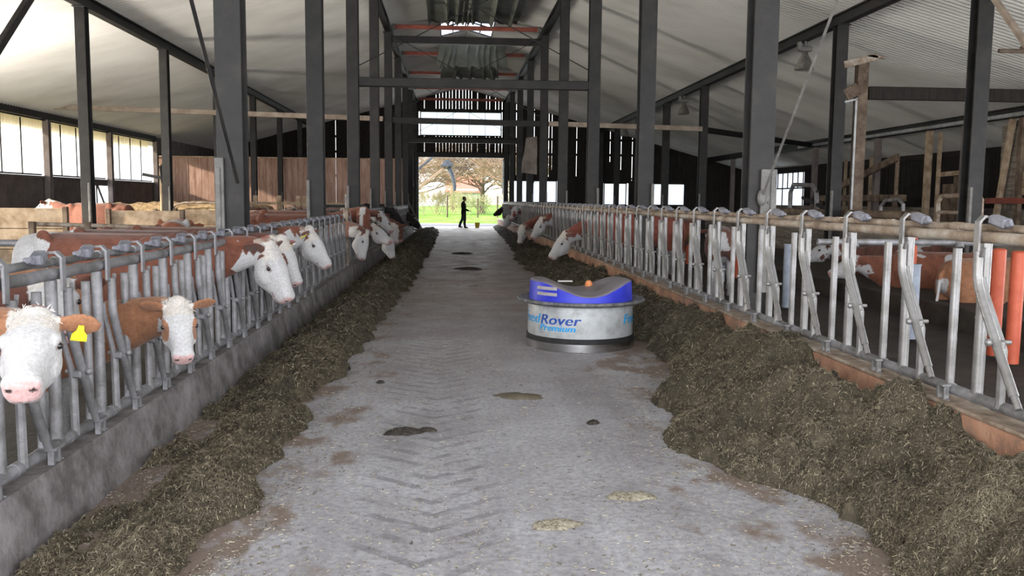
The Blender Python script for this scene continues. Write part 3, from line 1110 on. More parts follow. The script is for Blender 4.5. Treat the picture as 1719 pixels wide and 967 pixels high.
def cover_material():
    m_ = mat('blue_cover_with_dust', [(0.02, 0.028, 0.45), (0.035, 0.05, 0.6)], 3, 0.45)
    nt = m_.node_tree
    b = nt.nodes['Principled BSDF']
    src = b.inputs['Base Color'].links[0].from_socket
    geo = nt.nodes.new('ShaderNodeNewGeometry')
    sep = nt.nodes.new('ShaderNodeSeparateXYZ')
    nt.links.new(geo.outputs['Normal'], sep.inputs[0])
    no = nt.nodes.new('ShaderNodeTexNoise')
    no.inputs['Scale'].default_value = 9
    no.inputs['Detail'].default_value = 6
    tc = nt.nodes.new('ShaderNodeTexCoord')
    nt.links.new(tc.outputs['Object'], no.inputs['Vector'])
    ad = nt.nodes.new('ShaderNodeMath')
    ad.operation = 'MULTIPLY_ADD'
    ad.inputs[1].default_value = 0.55
    nt.links.new(no.outputs['Fac'], ad.inputs[0])
    nt.links.new(sep.outputs[2], ad.inputs[2])
    rp = nt.nodes.new('ShaderNodeValToRGB')
    rp.color_ramp.elements[0].position = 0.72
    rp.color_ramp.elements[1].position = 1.02
    nt.links.new(ad.outputs[0], rp.inputs[0])
    mx = nt.nodes.new('ShaderNodeMixRGB')
    nt.links.new(rp.outputs[0], mx.inputs[0])
    nt.links.new(src, mx.inputs[1])
    mx.inputs[2].default_value = (0.21, 0.19, 0.21, 1)
    nt.links.new(mx.outputs[0], b.inputs['Base Color'])
    return m_


# saddle-shaped cover: high on the left and right, dipping low at the front and back
mb = MB()
nA, nR = 120, 26
front = math.radians(-88)
vs, fs = [], []
for j in range(nR + 1):
    t = j / nR
    for i in range(nA):
        a = 2 * math.pi * i / nA
        da = math.atan2(math.sin(a - front), math.cos(a - front))
        d = abs(da)
        d = min(d, math.pi - d)                     # 0 at front/back, pi/2 at the sides
        rim = 0.575
        # height of the shoulder edge round the rim
        w = min(1, d / math.radians(62))
        w = w * w * (3 - 2 * w)
        zs = 0.575 + 0.145 * w
        if t < 0.35:
            q = t / 0.35
            r = rim - 0.012 * q
            z = 0.52 + (zs - 0.52) * q
        elif t < 0.5:
            q = (t - 0.35) / 0.15
            r = rim - 0.012 - 0.05 * (1 - math.cos(q * math.pi / 2))
            z = zs + 0.022 * math.sin(q * math.pi / 2)
        else:
            q = (t - 0.5) / 0.5
            r = (rim - 0.062) * (1 - q)
            x, y = r * math.cos(a), r * math.sin(a)
            side = abs(math.sin(da)) * r
            prof = 0.575 + 0.145 * (min(1, max(0, side / 0.44)) ** 2.0) + 0.022
            zc = 0.64 + 0.09 * min(1, (side / 0.46)) ** 2.2
            k = min(1, q * 1.9)
            k = k * k * (3 - 2 * k)
            z = (zs + 0.022) * (1 - k) + max(prof * 0.3 + zc * 0.7, 0.6) * k
        vs.append((r * math.cos(a), r * math.sin(a), z))
for j in range(nR):
    for i in range(nA):
        a, b = j * nA + i, j * nA + (i + 1) % nA
        fs.append((a, b, b + nA, a + nA))
mb.add(vs, fs)
cover = build('cover', mb, cover_material(), robot, True)
for k in range(2):
    mb = MB()
    mb.lathe([(0.568, 0.588 + 0.062 * k), (0.578, 0.59 + 0.062 * k), (0.574, 0.622 + 0.062 * k), (0.56, 0.624 + 0.062 * k)], 14, a0=math.radians(207), a1=math.radians(236))
    build('reflector_strip', mb, M['silver_strip'], cover, True)
mb = MB()
mb.sphere((0.13, 0.24, 0.665), (0.04, 0.04, 0.035), 14, 8)
mb.tube([(0.13, 0.24, 0.6), (0.13, 0.24, 0.66)], 0.045, 12)
build('beacon_light', mb, M['beacon'], robot, True)
mb = MB()
mb.box((-0.14, 0.27, 0.685), (0.17, 0.05, 0.012), None, 0.004)
build('white_sticker', mb, M['tag_white'], robot)


def curved_text(name, body, size, ang_c, z, rad, mt, shear=0.22, bold=0.012, align='CENTER', parent=None, squash=1.0):
    cu = bpy.data.curves.new(name, 'FONT')
    cu.body = body
    cu.size = size
    cu.shear = shear
    cu.offset = 0.0
    cu.align_x = align
    cu.extrude = 0.0
    cu.resolution_u = 4
    cu.space_character = 1.02
    t = bpy.data.objects.new(name + '_tmp', cu)
    COL.objects.link(t)
    dg = bpy.context.evaluated_depsgraph_get()
    dg.update()
    me0 = bpy.data.meshes.new_from_object(t.evaluated_get(dg))
    import bmesh
    bm = bmesh.new()
    bm.from_mesh(me0)
    lo = min(v.co.x for v in bm.verts)
    hi = max(v.co.x for v in bm.verts)
    n = max(8, int((hi - lo) / 0.012))
    for i in range(1, n):
        x = lo + (hi - lo) * i / n
        bmesh.ops.bisect_plane(bm, geom=bm.verts[:] + bm.edges[:] + bm.faces[:], plane_co=(x, 0, 0), plane_no=(1, 0, 0))
    bmesh.ops.triangulate(bm, faces=bm.faces[:])
    for v in bm.verts:
        a = ang_c + v.co.x * squash / rad
        zz = z + v.co.y
        v.co = ((rad + 0.0025) * math.cos(a), (rad + 0.0025) * math.sin(a), zz)
    src = bmesh.new()
    me = bpy.data.meshes.new(name)
    bm.to_mesh(me)
    bm.free()
    for q in (-1, 0, 1):                # the stroke widened by overlapping passes
        b3 = bmesh.new()
        b3.from_mesh(me)
        w_ = bold * 0.4 * q / rad
        f_ = 1 + 0.0006 * (q + 1) / rad
        for v in b3.verts:
            x_, y_ = v.co.x, v.co.y
            v.co.x = (x_ * math.cos(w_) - y_ * math.sin(w_)) * f_
            v.co.y = (x_ * math.sin(w_) + y_ * math.cos(w_)) * f_
        tm = bpy.data.meshes.new('t')
        b3.to_mesh(tm)
        b3.free()
        src.from_mesh(tm)
        bpy.data.meshes.remove(tm)
    src.to_mesh(me)
    src.free()
    me.materials.clear()
    me.materials.append(mt)
    bpy.data.objects.remove(t)
    bpy.data.curves.remove(cu)
    bpy.data.meshes.remove(me0)
    return link(name, me, parent)


TA = -122.0
for base in (TA, TA + 136):
    curved_text('brand_lettering', 'Rover', 0.148, math.radians(base), 0.288, 0.585, M['letter_dark'], align='CENTER', parent=drum, squash=1.28)
    curved_text('brand_lettering', 'Feed', 0.148, math.radians(base - 24.5), 0.288, 0.585, M['letter_light'], align='RIGHT', parent=drum, squash=1.28)
    curved_text('model_lettering', 'Premium', 0.098, math.radians(base - 2.5), 0.218, 0.585, M['letter_light'], align='CENTER', parent=drum, squash=1.2)

# ---------------------------------------------------------------- heaps of silage: displaced surface plus thousands of stalks


def snoise(x, y, seed, octs=5, f0=1.0, gain=0.55):
    """Cheap smooth value noise in numpy, about -1..1."""
    out = np.zeros_like(x)
    amp, tot = 1.0, 0.0
    rg = np.random.default_rng(seed)
    for o_ in range(octs):
        T = rg.random((64, 64)) * 2 - 1
        X = x * f0 + rg.random() * 50
        Y = y * f0 + rg.random() * 50
        xi, yi = np.floor(X).astype(int), np.floor(Y).astype(int)
        xf, yf = X - xi, Y - yi
        xf = xf * xf * (3 - 2 * xf)
        yf = yf * yf * (3 - 2 * yf)
        g = lambda a, b: T[a % 64, b % 64]
        v = (g(xi, yi) * (1 - xf) + g(xi + 1, yi) * xf) * (1 - yf) + (g(xi, yi + 1) * (1 - xf) + g(xi + 1, yi + 1) * xf) * yf
        out += v * amp
        tot += amp
        amp *= gain
        f0 *= 2.07
    return out / tot * 1.6


def silage_mats(tag_, greens):
    a = mat(tag_ + '_mass', [(0.021, 0.018, 0.011), (0.057, 0.047, 0.03), (0.11, 0.09, 0.058)], 9, 0.9, 0, 0.8, 55, lo=0.3, hi=0.7)
    b = mat(tag_ + '_stalks', greens, 2.2, 0.85, lo=0.28, hi=0.72)
    c_ = mat(tag_ + '_pale_stalks', [(0.26, 0.22, 0.15), (0.42, 0.36, 0.25)], 20, 0.8)
    return [a, b, c_]


def pile(name, label, outer, inner, hfun, y0, y1, seed, n_stalk, mats, dens_pow=1.6):
    yo = np.array([q[1] for q in outer])
    xo = np.array([q[0] for q in outer])
    yi_ = np.array([q[1] for q in inner])
    xi_ = np.array([q[0] for q in inner])

    def height(x, y):
        a = np.interp(y, yi_, xi_)
        b = np.interp(y, yo, xo)
        b = b + np.sign(b - a) * 0.14 * snoise(y * 1.0, y * 0.3, seed + 9, 6, 2.2)
        t = (x - a) / (b - a)
        tt = np.clip(t, 0, 1)
        h = hfun(tt, y)
        h = h * (1.0 + 0.42 * snoise(x, y, seed, 5, 1.7)) + 0.06 * snoise(x, y, seed + 1, 4, 5.0) * np.clip(h * 9, 0, 1)
        h = h + 0.03 * snoise(x, y, seed + 3, 3, 24.0) * (h > 0.02)
        e = np.clip((1 - t) / 0.07, 0, 1) * np.clip((t + 0.02) / 0.03, 0, 1)
        return h * e - 0.02 * (1 - e) - 0.004
    # rows get finer near the camera
    ys = [y0]
    while ys[-1] < y1:
        ys.append(ys[-1] + max(0.022, 0.005 * ys[-1]))
    ys = np.array(ys)
    nx = 110
    U = np.linspace(-0.05, 1.12, nx)
    a = np.interp(ys, yi_, xi_)[:, None]
    b = np.interp(ys, yo, xo)[:, None]
    Xg = a + (b - a) * U[None, :]
    Yg = np.repeat(ys[:, None], nx, 1)
    Z = height(Xg.ravel(), Yg.ravel()).reshape(Xg.shape)
    V = np.stack([Xg, Yg, Z], -1).reshape(-1, 3)
    ny = len(ys)
    idx = np.arange(ny * nx).reshape(ny, nx)
    F = np.stack([idx[:-1, :-1], idx[:-1, 1:], idx[1:, 1:], idx[1:, :-1]], -1).reshape(-1, 4)
    if (np.cross(V[F[0, 1]] - V[F[0, 0]], V[F[0, 2]] - V[F[0, 0]]))[2] < 0:
        F = F[:, ::-1]
    nb = len(F)
    # stalks: short bent strips lying on the heap
    rg = np.random.default_rng(seed + 77)
    r = rg.random(n_stalk)
    lo_, hi_ = y0 ** (-dens_pow + 0.0), y1 ** (-dens_pow)
    sy = (lo_ + r * (hi_ - lo_)) ** (-1.0 / dens_pow)
    st = rg.random(n_stalk) * 1.06 - 0.01
    sx = np.interp(sy, yi_, xi_) * (1 - st) + np.interp(sy, yo, xo) * st
    sz = height(sx, sy)
    ok = sz > 0.004
    sx, sy, sz = sx[ok], sy[ok], sz[ok]
    n = len(sx)
    ang = rg.random(n) * 2 * np.pi
    el = rg.normal(0.12, 0.38, n)
    L = 0.015 + 0.06 * rg.random(n) ** 3
    L *= np.clip(sy / 7, 0.8, 2.2)
    W = 0.001 + 0.0014 * rg.random(n)
    W *= np.clip(sy / 6, 0.8, 3.0)
    d = np.stack([np.cos(ang) * np.cos(el), np.sin(ang) * np.cos(el), np.sin(el)], -1)
    sd = np.stack([-np.sin(ang), np.cos(ang), np.zeros(n)], -1)
    P = np.stack([sx, sy, sz + 0.004], -1)
    bend = rg.normal(0, 0.3, n)[:, None] * sd
    p0 = P - d * L[:, None] * 0.5
    p1 = P + np.array([0, 0, 0.006])
    p2 = P + d * L[:, None] * 0.5 + bend * L[:, None] * 0.5
    w = (sd * W[:, None])
    up = np.zeros_like(w)
    up[:, 2] = W * 0.6
    sv = np.stack([p0 - w, p0 + w, p1 - w - up, p1 + w + up, p2 - w * 0.5, p2 + w * 0.5], 1).reshape(-1, 3)
    base = len(V) + np.arange(n)[:, None] * 6
    sf = np.concatenate([base + np.array([[0, 1, 3, 2]]), base + np.array([[2, 3, 5, 4]])], 1).reshape(-1, 4)
    allv = np.concatenate([V, sv])
    allf = np.concatenate([F, sf])
    me = bpy.data.meshes.new(name)
    me.vertices.add(len(allv))
    me.vertices.foreach_set('co', allv.astype(np.float32).ravel())
    me.loops.add(allf.size)
    me.loops.foreach_set('vertex_index', allf.astype(np.int32).ravel())
    me.polygons.add(len(allf))
    me.polygons.foreach_set('loop_start', (np.arange(len(allf)) * 4).astype(np.int32))
    mi = np.zeros(len(allf), np.int32)
    pale = (rg.random(n) < 0.13).astype(np.int32) + 1
    mi[nb:] = np.repeat(pale, 2)
    me.polygons.foreach_set('material_index', mi)
    sm = np.zeros(len(allf), bool)
    sm[:nb] = True
    me.polygons.foreach_set('use_smooth', sm)
    for mm in mats:
        me.materials.append(mm)
    me.update()
    me.validate()
    o = link(name, me, None, (0, 0, 0))
    tag(o, label, 'silage', None, 'stuff')
    return o, height


matsR = silage_mats('silage', [(0.046, 0.039, 0.027), (0.12, 0.101, 0.068), (0.225, 0.19, 0.132)])
outerR = [(2.0, 2.0), (1.92, 3.0), (1.88, 3.54), (2.08, 4.09), (1.95, 4.5), (1.58, 4.9), (1.44, 5.64), (1.58, 6.66), (1.95, 7.7), (2.12, 8.4), (2.1, 10.2), (2.0, 11.6), (1.85, 14.3), (1.7, 20.6), (1.75, 24), (1.95, 28), (2.2, 40), (2.45, 52)]
innerR = [(2.71, 2.0), (2.71, 52)]


def hR(t, y):
    top = np.interp(y, [2, 4, 5, 6.5, 8, 10, 14, 20, 26, 40, 52], [0.5, 0.5, 0.43, 0.5, 0.48, 0.42, 0.4, 0.33, 0.28, 0.2, 0.15])
    return top * (1 - t ** 2.2) * (0.86 + 0.14 * np.cos(t * 5 - 1.2))


pileR, heightR = pile('silage_heap', 'long brown-green silage heap along the right curb', outerR, innerR, hR, 2.0, 52, 5, 330000, matsR)
outerL = [(-1.05, 2.0), (-1.12, 3.64), (-1.05, 4.1), (-1.02, 4.5), (-1.03, 5.2), (-0.99, 6.03), (-1.05, 7.16), (-1.03, 8.97), (-0.92, 11.41), (-0.76, 16.19), (-0.67, 22.44), (-0.64, 39.48), (-0.7, 47)]
innerL = [(-1.82, 2.0), (-1.83, 47)]


def hL(t, y):
    top = np.interp(y, [2, 4, 6, 9, 12, 16, 20, 26, 40, 47], [0.12, 0.14, 0.17, 0.2, 0.2, 0.21, 0.26, 0.26, 0.22, 0.1])
    s = np.sin(np.pi * np.clip(0.12 + t * 0.88, 0, 1)) ** 0.7
    nearby = np.interp(y, [2, 6.0, 7.5], [1.0, 1.0, 0.0])
    thin = 0.05 * np.clip(1 - t * 1.6, 0, 1) * np.clip((snoise(t * 0.9, y, 77, 4, 2.6) + 0.55 - 0.6 * nearby) * 2.4, 0, 1)
    ramp_ = np.clip((t - 0.22 * nearby) * 2.0, 0, 1) * 0.85 + 0.15 * (1 - nearby)
    return np.maximum(top * s * ramp_, thin)


pileL, heightL = pile('silage_heap', 'long low silage heap along the left curb under the cattle', outerL, innerL, hL, 2.0, 47, 21, 260000, silage_mats('dry_silage', [(0.044, 0.037, 0.025), (0.115, 0.096, 0.064), (0.22, 0.185, 0.125)]))

# loose chopped straw on the alley and thin scatter beside the left curb
rg = np.random.default_rng(3)
n = 9000
sy = (2.2 ** -1.3 + rg.random(n) * (40 ** -1.3 - 2.2 ** -1.3)) ** (-1 / 1.3)
sx = rg.random(n) * 3.2 - 1.15
k2 = 5000
ey = (2.2 ** -1.3 + rg.random(k2) * (30 ** -1.3 - 2.2 ** -1.3)) ** (-1 / 1.3)
xo_r = np.interp(ey, [q[1] for q in outerR], [q[0] for q in outerR])
xo_l = np.interp(ey, [q[1] for q in outerL], [q[0] for q in outerL])
side = rg.random(k2) < 0.5
off = np.abs(rg.normal(0, 0.16, k2))
ex = np.where(side, xo_r - off, xo_l + off)
k3 = 3500
wy = 2.2 + rg.random(k3) * 4.2
wx = -1.84 + rg.random(k3) * 0.5
sx = np.concatenate([sx, ex, wx])
sy = np.concatenate([sy, ey, wy])
n = len(sx)
ang = rg.random(n) * 6.283
L = (0.003 + 0.016 * rg.random(n) ** 4) * np.clip(sy / 7, 0.8, 2.0)
W = (0.0012 + 0.0016 * rg.random(n)) * np.clip(sy / 7, 0.8, 2.2)
d = np.stack([np.cos(ang), np.sin(ang), np.zeros(n)], -1) * L[:, None]
sd = np.stack([-np.sin(ang), np.cos(ang), np.zeros(n)], -1) * W[:, None]
P = np.stack([sx, sy, np.full(n, 0.003)], -1)
q = np.stack([P - d - sd, P + d - sd, P + d + sd, P - d + sd], 1)
top = (q + np.array([0, 0, 0.003]))
V = np.concatenate([q, top], 1).reshape(-1, 3)
b = np.arange(n)[:, None] * 8
F = np.concatenate([b + np.array([[4, 5, 6, 7]]), b + np.array([[0, 1, 5, 4]]), b + np.array([[2, 3, 7, 6]])], 1).reshape(-1, 4)
me = bpy.data.meshes.new('chopped_straw')
me.from_pydata(V.tolist(), [], F.tolist())
me.materials.append(mat('pale_straw_bits', [(0.27, 0.24, 0.18), (0.42, 0.38, 0.3)], 8, 0.85))
me.materials.append(matsR[1])
mi = np.repeat((rg.random(n) < 0.55).astype(np.int32), 3)
mi[:3 * 9000] *= (np.repeat(rg.random(9000), 3) < 0.4)
me.polygons.foreach_set('material_index', mi)
tag(link('chopped_straw', me, None, (0, 0, 0)), 'loose chopped straw bits scattered over the concrete alley', 'straw', None, 'stuff')

# dung and small heaps on the alley


def lump(name, x, y, r, h, label, cat, mt, seed, n=9):
    rg = np.random.default_rng(seed)
    mb = MB()
    nr, na = 12, 36
    rings = []
    for j in range(nr + 1):
        t = j / nr
        ring = []
        for i in range(na):
            a = 2 * math.pi * i / na
            rr_ = r * (1 + 0.16 * math.sin(2 * a + seed) + 0.09 * math.sin(5 * a + seed * 2) + 0.05 * math.sin(9 * a) + 0.1 * rg.random())
            R_ = rr_ * (1 - t)
            ring.append((x + R_ * math.cos(a) * 1.35, y + R_ * math.sin(a), 0.002 + h * (1 - (1 - t) ** 3) * (0.75 + 0.5 * rg.random())))
        rings.append(ring)
    mb.loft(rings, True)
    return tag(build(name, mb, mt, smooth=True), label, cat)


patch_straw = mat('thin_straw_patch', [(0.14, 0.12, 0.09), (0.3, 0.265, 0.2), (0.42, 0.38, 0.3)], 40, 0.9, 0, 0.6, 60)
lump('dung_pat', -0.33, 5.9, 0.085, 0.03, 'dark crumbly dung pat on the alley, larger of a pair', 'dung', M['dung'], 1)
lump('dung_pat', -0.17, 5.95, 0.045, 0.02, 'small dark dung pat on the alley right beside a larger one', 'dung', M['dung'], 2)
lump('dung_pat', 0.38, 20.2, 0.22, 0.04, 'dark dung pat far down the middle of the alley', 'dung', M['dung'], 3)
lump('dung_pat', 0.3, 26.0, 0.25, 0.04, 'dark dung patch in the alley beyond the other pats', 'dung', M['dung'], 4)
lump('dung_crumb', -0.62, 7.55, 0.03, 0.02, 'single black crumb on the alley beside the left heap', 'dung', M['dung'], 5)
lump('dung_crumb', 1.02, 6.1, 0.035, 0.025, 'brown lump on the alley in front of the robot', 'dung', M['dung'], 6)
lump('straw_patch', 0.52, 4.15, 0.08, 0.012, 'small pale straw patch on the alley near the camera', 'straw', patch_straw, 7)
lump('straw_patch', 0.98, 4.55, 0.085, 0.012, 'small pale straw patch right of another on the near alley', 'straw', patch_straw, 8)
lump('straw_patch', 0.55, 7.0, 0.13, 0.012, 'thin brown straw patch on the alley before the robot', 'straw', matsR[1], 9)

# ---------------------------------------------------------------- cattle


def unit(v):
    v = np.asarray(v, float)
    return v / np.linalg.norm(v)


def shell(rings, cap=True):
    """Closed lofted shell: list of (n,3) rings -> verts, faces with rounded-off ends."""
    n = len(rings[0])
    V = [q for rg_ in rings for q in rg_]
    F = []
    for i in range(len(rings) - 1):
        for k in range(n):
            a, b = i * n + k, i * n + (k + 1) % n
            F.append((a, b, b + n, a + n))
    c0, c1 = len(V), len(V) + 1
    V.append(np.mean(rings[0], 0))
    V.append(np.mean(rings[-1], 0))
    o = (len(rings) - 1) * n
    for k in range(n):
        F.append((c0, (k + 1) % n, k))
        F.append((c1, o + k, o + (k + 1) % n))
    return V, F


def ring(c, a, b, ra, rb, n=20, p=1.0):
    t = np.arange(n) * 2 * np.pi / n
    ca, sa = np.cos(t), np.sin(t)
    ca = np.sign(ca) * np.abs(ca) ** p
    sa = np.sign(sa) * np.abs(sa) ** p
    return c + ra * ca[:, None] * a + rb * sa[:, None] * b


def fused(name, shells, voxel, mats, smooth_it=4):
    """Union of overlapping closed shells as ONE continuous skin."""
    V, F = [], []
    for v, f in shells:
        o = len(V)
        V.extend([tuple(map(float, q)) for q in v])
        F.extend([tuple(o + i for i in q) for q in f])
    me = bpy.data.meshes.new(name + '_src')
    me.from_pydata(V, [], F)
    import bmesh
    bm = bmesh.new()
    bm.from_mesh(me)
    bmesh.ops.recalc_face_normals(bm, faces=bm.faces)
    bm.to_mesh(me)
    bm.free()
    t = bpy.data.objects.new(name + '_src', me)
    COL.objects.link(t)
    r = t.modifiers.new('r', 'REMESH')
    r.mode = 'VOXEL'
    r.voxel_size = voxel
    s = t.modifiers.new('s', 'SMOOTH')
    s.factor = 0.5
    s.iterations = smooth_it
    dg = bpy.context.evaluated_depsgraph_get()
    dg.update()
    out = bpy.data.meshes.new_from_object(t.evaluated_get(dg))
    out.name = name
    bpy.data.objects.remove(t)
    bpy.data.meshes.remove(me)
    out.polygons.foreach_set('use_smooth', [True] * len(out.polygons))
    out.materials.clear()
    for mm in mats:
        out.materials.append(mm)
    return out


def coat_material():
    m_ = bpy.data.materials.new('cattle_coat')
    m_.use_nodes = True
    nt = m_.node_tree
    b = nt.nodes['Principled BSDF']
    at = nt.nodes.new('ShaderNodeAttribute')
    at.attribute_name = 'coat'
    tc = nt.nodes.new('ShaderNodeTexCoord')
    no = nt.nodes.new('ShaderNodeTexNoise')
    no.inputs['Scale'].default_value = 70
    no.inputs['Detail'].default_value = 5
    nt.links.new(tc.outputs['Object'], no.inputs['Vector'])
    rp = nt.nodes.new('ShaderNodeValToRGB')
    rp.color_ramp.elements[0].color = (0.78, 0.76, 0.74, 1)
    rp.color_ramp.elements[0].position = 0.3
    rp.color_ramp.elements[1].color = (1.06, 1.06, 1.06, 1)
    rp.color_ramp.elements[1].position = 0.65
    nt.links.new(no.outputs['Fac'], rp.inputs[0])
    mx = nt.nodes.new('ShaderNodeMixRGB')
    mx.blend_type = 'MULTIPLY'
    mx.inputs[0].default_value = 1
    nt.links.new(at.outputs['Color'], mx.inputs[1])
    nt.links.new(rp.outputs[0], mx.inputs[2])
    nt.links.new(mx.outputs[0], b.inputs['Base Color'])
    b.inputs['Roughness'].default_value = 0.75
    b.inputs['Sheen Weight'].default_value = 0.15
    b.inputs['Specular IOR Level'].default_value = 0.25
    bp = nt.nodes.new('ShaderNodeBump')
    bp.inputs['Strength'].default_value = 0.45
    bp.inputs['Distance'].default_value = 0.006
    n2 = nt.nodes.new('ShaderNodeTexNoise')
    n2.inputs['Scale'].default_value = 120
    n2.inputs['Detail'].default_value = 3
    nt.links.new(tc.outputs['Object'], n2.inputs['Vector'])
    nt.links.new(n2.outputs['Fac'], bp.inputs['Height'])
    nt.links.new(bp.outputs[0], b.inputs['Normal'])
    return m_


COAT = coat_material()
WHITE = np.array([0.455, 0.455, 0.465])
CREAM = np.array([0.55, 0.49, 0.42])
BROWN = np.array([0.15, 0.054, 0.033])
TAN = np.array([0.27, 0.125, 0.066])
DKBROWN = np.array([0.11, 0.045, 0.032])
BLACK = np.array([0.014, 0.012, 0.012])
PINK = np.array([0.5, 0.29, 0.28])
DARK = np.array([0.02, 0.013, 0.012])


def noise3(P, seed, f):
    rg = np.random.default_rng(seed)
    out = np.zeros(len(P))
    for o_ in range(5):
        k = rg.normal(0, 1, (3, 3))
        k /= np.linalg.norm(k, axis=1)[:, None]
        ph = rg.random(3) * 6.28
        fr = f * (1.0 + 0.9 * o_)
        out += np.prod(np.sin(P @ (k.T) * fr + ph), axis=1) / (1 + 0.6 * o_)
    return out


def cow(label, chest, heading, poll, dirn, s=1.0, voxel=0.014, coat=BROWN, face='white', patches=0.0, seed=1, lying=False, roll=0.0, body=True,
        tags=(), group='cattle', neckcol=None, ears=(0.1, 0.1), earcol=None, white_rump=None, tuft=False, back=1.28, muzzle=PINK, legs=True, neck_z=0.98, ear_len=0.17, fleece=CREAM):
    """A whole animal in one skin. chest=(x,y) just behind the breastbone, heading=horizontal direction it stands in,
    poll=point between the ears, dirn=direction from poll to nose."""
    h = unit((heading[0], heading[1], 0))
    Z = np.array([0, 0, 1.0])
    W = np.cross(Z, h)                          # its left
    cz = 0.0 if not lying else -0.52
    C0 = np.array([chest[0], chest[1], cz])
    k = back / 1.3
    shells = []
    P = lambda t, w, z: C0 - h * (t * k) + W * (w * k) + Z * (z * k)
    if body:
        prof = [(-0.10, 0.90, 0.09, 0.13), (-0.04, 0.91, 0.15, 0.22), (0.08, 0.93, 0.20, 0.29), (0.25, 0.94, 0.235, 0.345), (0.45, 0.925, 0.27, 0.355), (0.75, 0.915, 0.31, 0.365),
                (1.05, 0.92, 0.315, 0.36), (1.25, 0.96, 0.27, 0.32), (1.42, 1.01, 0.235, 0.265), (1.55, 1.03, 0.19, 0.22), (1.63, 1.03, 0.12, 0.14)]
        rings = [ring(P(t, 0, z), W, Z, ry * k, rz * k, 24, 0.9) for t, z, ry, rz in prof]
        shells.append(shell(rings))
        # hip bones and shoulder blades
        for sg in (-1, 1):
            for (t, w, z, r0) in ((1.22, 0.2, 1.18, 0.09), (0.2, 0.16, 1.05, 0.16), (1.38, 0.17, 0.92, 0.2)):
                c_ = P(t, sg * w, z)
                rings = [ring(c_ + Z * r0 * k * 1.4 * math.cos(q), h, W, r0 * k * math.sin(q) + 1e-3, r0 * k * 0.6 * math.sin(q) + 1e-3, 14) for q in np.linspace(0.05, math.pi - 0.05, 8)]
                shells.append(shell(rings))
        if legs:
            for sg in (-1, 1):
                if not lying:
                    fr = [(0.2, 0.15, 0.85, 0.11, 0.09), (0.2, 0.16, 0.62, 0.075, 0.065), (0.18, 0.16, 0.42, 0.052, 0.05), (0.18, 0.16, 0.36, 0.05, 0.05), (0.19, 0.16, 0.2, 0.034, 0.032), (0.19, 0.16, 0.1, 0.044, 0.042), (0.175, 0.16, 0.04, 0.052, 0.05), (0.17, 0.16, 0.0, 0.058, 0.055)]
                    hr = [(1.36, 0.16, 0.9, 0.18, 0.11), (1.28, 0.17, 0.7, 0.14, 0.09), (1.36, 0.16, 0.52, 0.075, 0.06), (1.47, 0.155, 0.42, 0.05, 0.045), (1.47, 0.155, 0.3, 0.04, 0.035), (1.44, 0.155, 0.12, 0.042, 0.04), (1.42, 0.155, 0.04, 0.05, 0.048), (1.41, 0.155, 0.0, 0.058, 0.055)]
                    for L in (fr, hr):
                        shells.append(shell([ring(P(t, sg * w, z), h, W, a * k, b * k, 14) for t, w, z, a, b in L]))
                else:
                    fr = [(0.2, 0.17, 0.8, 0.1, 0.1), (0.05, 0.2, 0.62, 0.08, 0.07), (-0.12, 0.2, 0.58, 0.055, 0.055), (0.08, 0.26, 0.56, 0.04, 0.04), (0.25, 0.28, 0.56, 0.045, 0.04)]
                    hr = [(1.3, 0.2, 0.85, 0.17, 0.12), (1.05, 0.3, 0.68, 0.13, 0.1), (0.95, 0.34, 0.6, 0.08, 0.07), (1.15, 0.4, 0.57, 0.05, 0.05), (0.95, 0.44, 0.565, 0.045, 0.045)]
                    for L in (fr, hr):
                        shells.append(shell([ring(P(t, sg * w, z), Z, W, a * k, b * k, 14) for t, w, z, a, b in L]))
        # tail
        tl = [(1.58, 1.17, 0.03), (1.67, 1.08, 0.026), (1.69, 0.85, 0.02), (1.68, 0.6, 0.018), (1.68, 0.5, 0.03), (1.67, 0.36, 0.02)]
        if lying:
            tl = tl[:3] + [(1.72, 0.62, 0.02)]
        shells.append(shell([ring(P(t, 0.02, z), h, W, r * k, r * k, 8) for t, z, r in tl]))
    # head frame
    d = unit(dirn)
    ref = Z if abs(d[2]) < 0.93 else h
    u = unit(ref - d * ref.dot(d))
    w = np.cross(u, d)
    if roll:
        cr, sr = math.cos(roll), math.sin(roll)
        u, w = u * cr + w * sr, w * cr - u * sr
    poll = np.asarray(poll, float)
    H = lambda a, b, c_: poll + (d * a + w * b + u * c_) * s
    hp = [(-0.07, -0.075, 0.05, 0.05), (-0.035, -0.07, 0.088, 0.07), (0.02, -0.082, 0.105, 0.088), (0.09, -0.102, 0.118, 0.115), (0.17, -0.124, 0.122, 0.14), (0.22, -0.131, 0.113, 0.146),
          (0.275, -0.126, 0.097, 0.129), (0.33, -0.115, 0.083, 0.105), (0.375, -0.106, 0.078, 0.09), (0.415, -0.098, 0.08, 0.078), (0.445, -0.098, 0.079, 0.073), (0.468, -0.097, 0.067, 0.06), (0.48, -0.097, 0.042, 0.04)]
    shells.append(shell([ring(H(a, 0, c_), w, u, ra * s, rb * s, 24, 0.85) for a, c_, ra, rb in hp]))
    ball = lambda c_, ra, rb, rc: shell([ring(c_ + d * (rc * s * math.cos(q)), w, u, ra * s * math.sin(q) + 1e-3, rb * s * math.sin(q) + 1e-3, 14) for q in np.linspace(0.08, math.pi - 0.08, 9)])
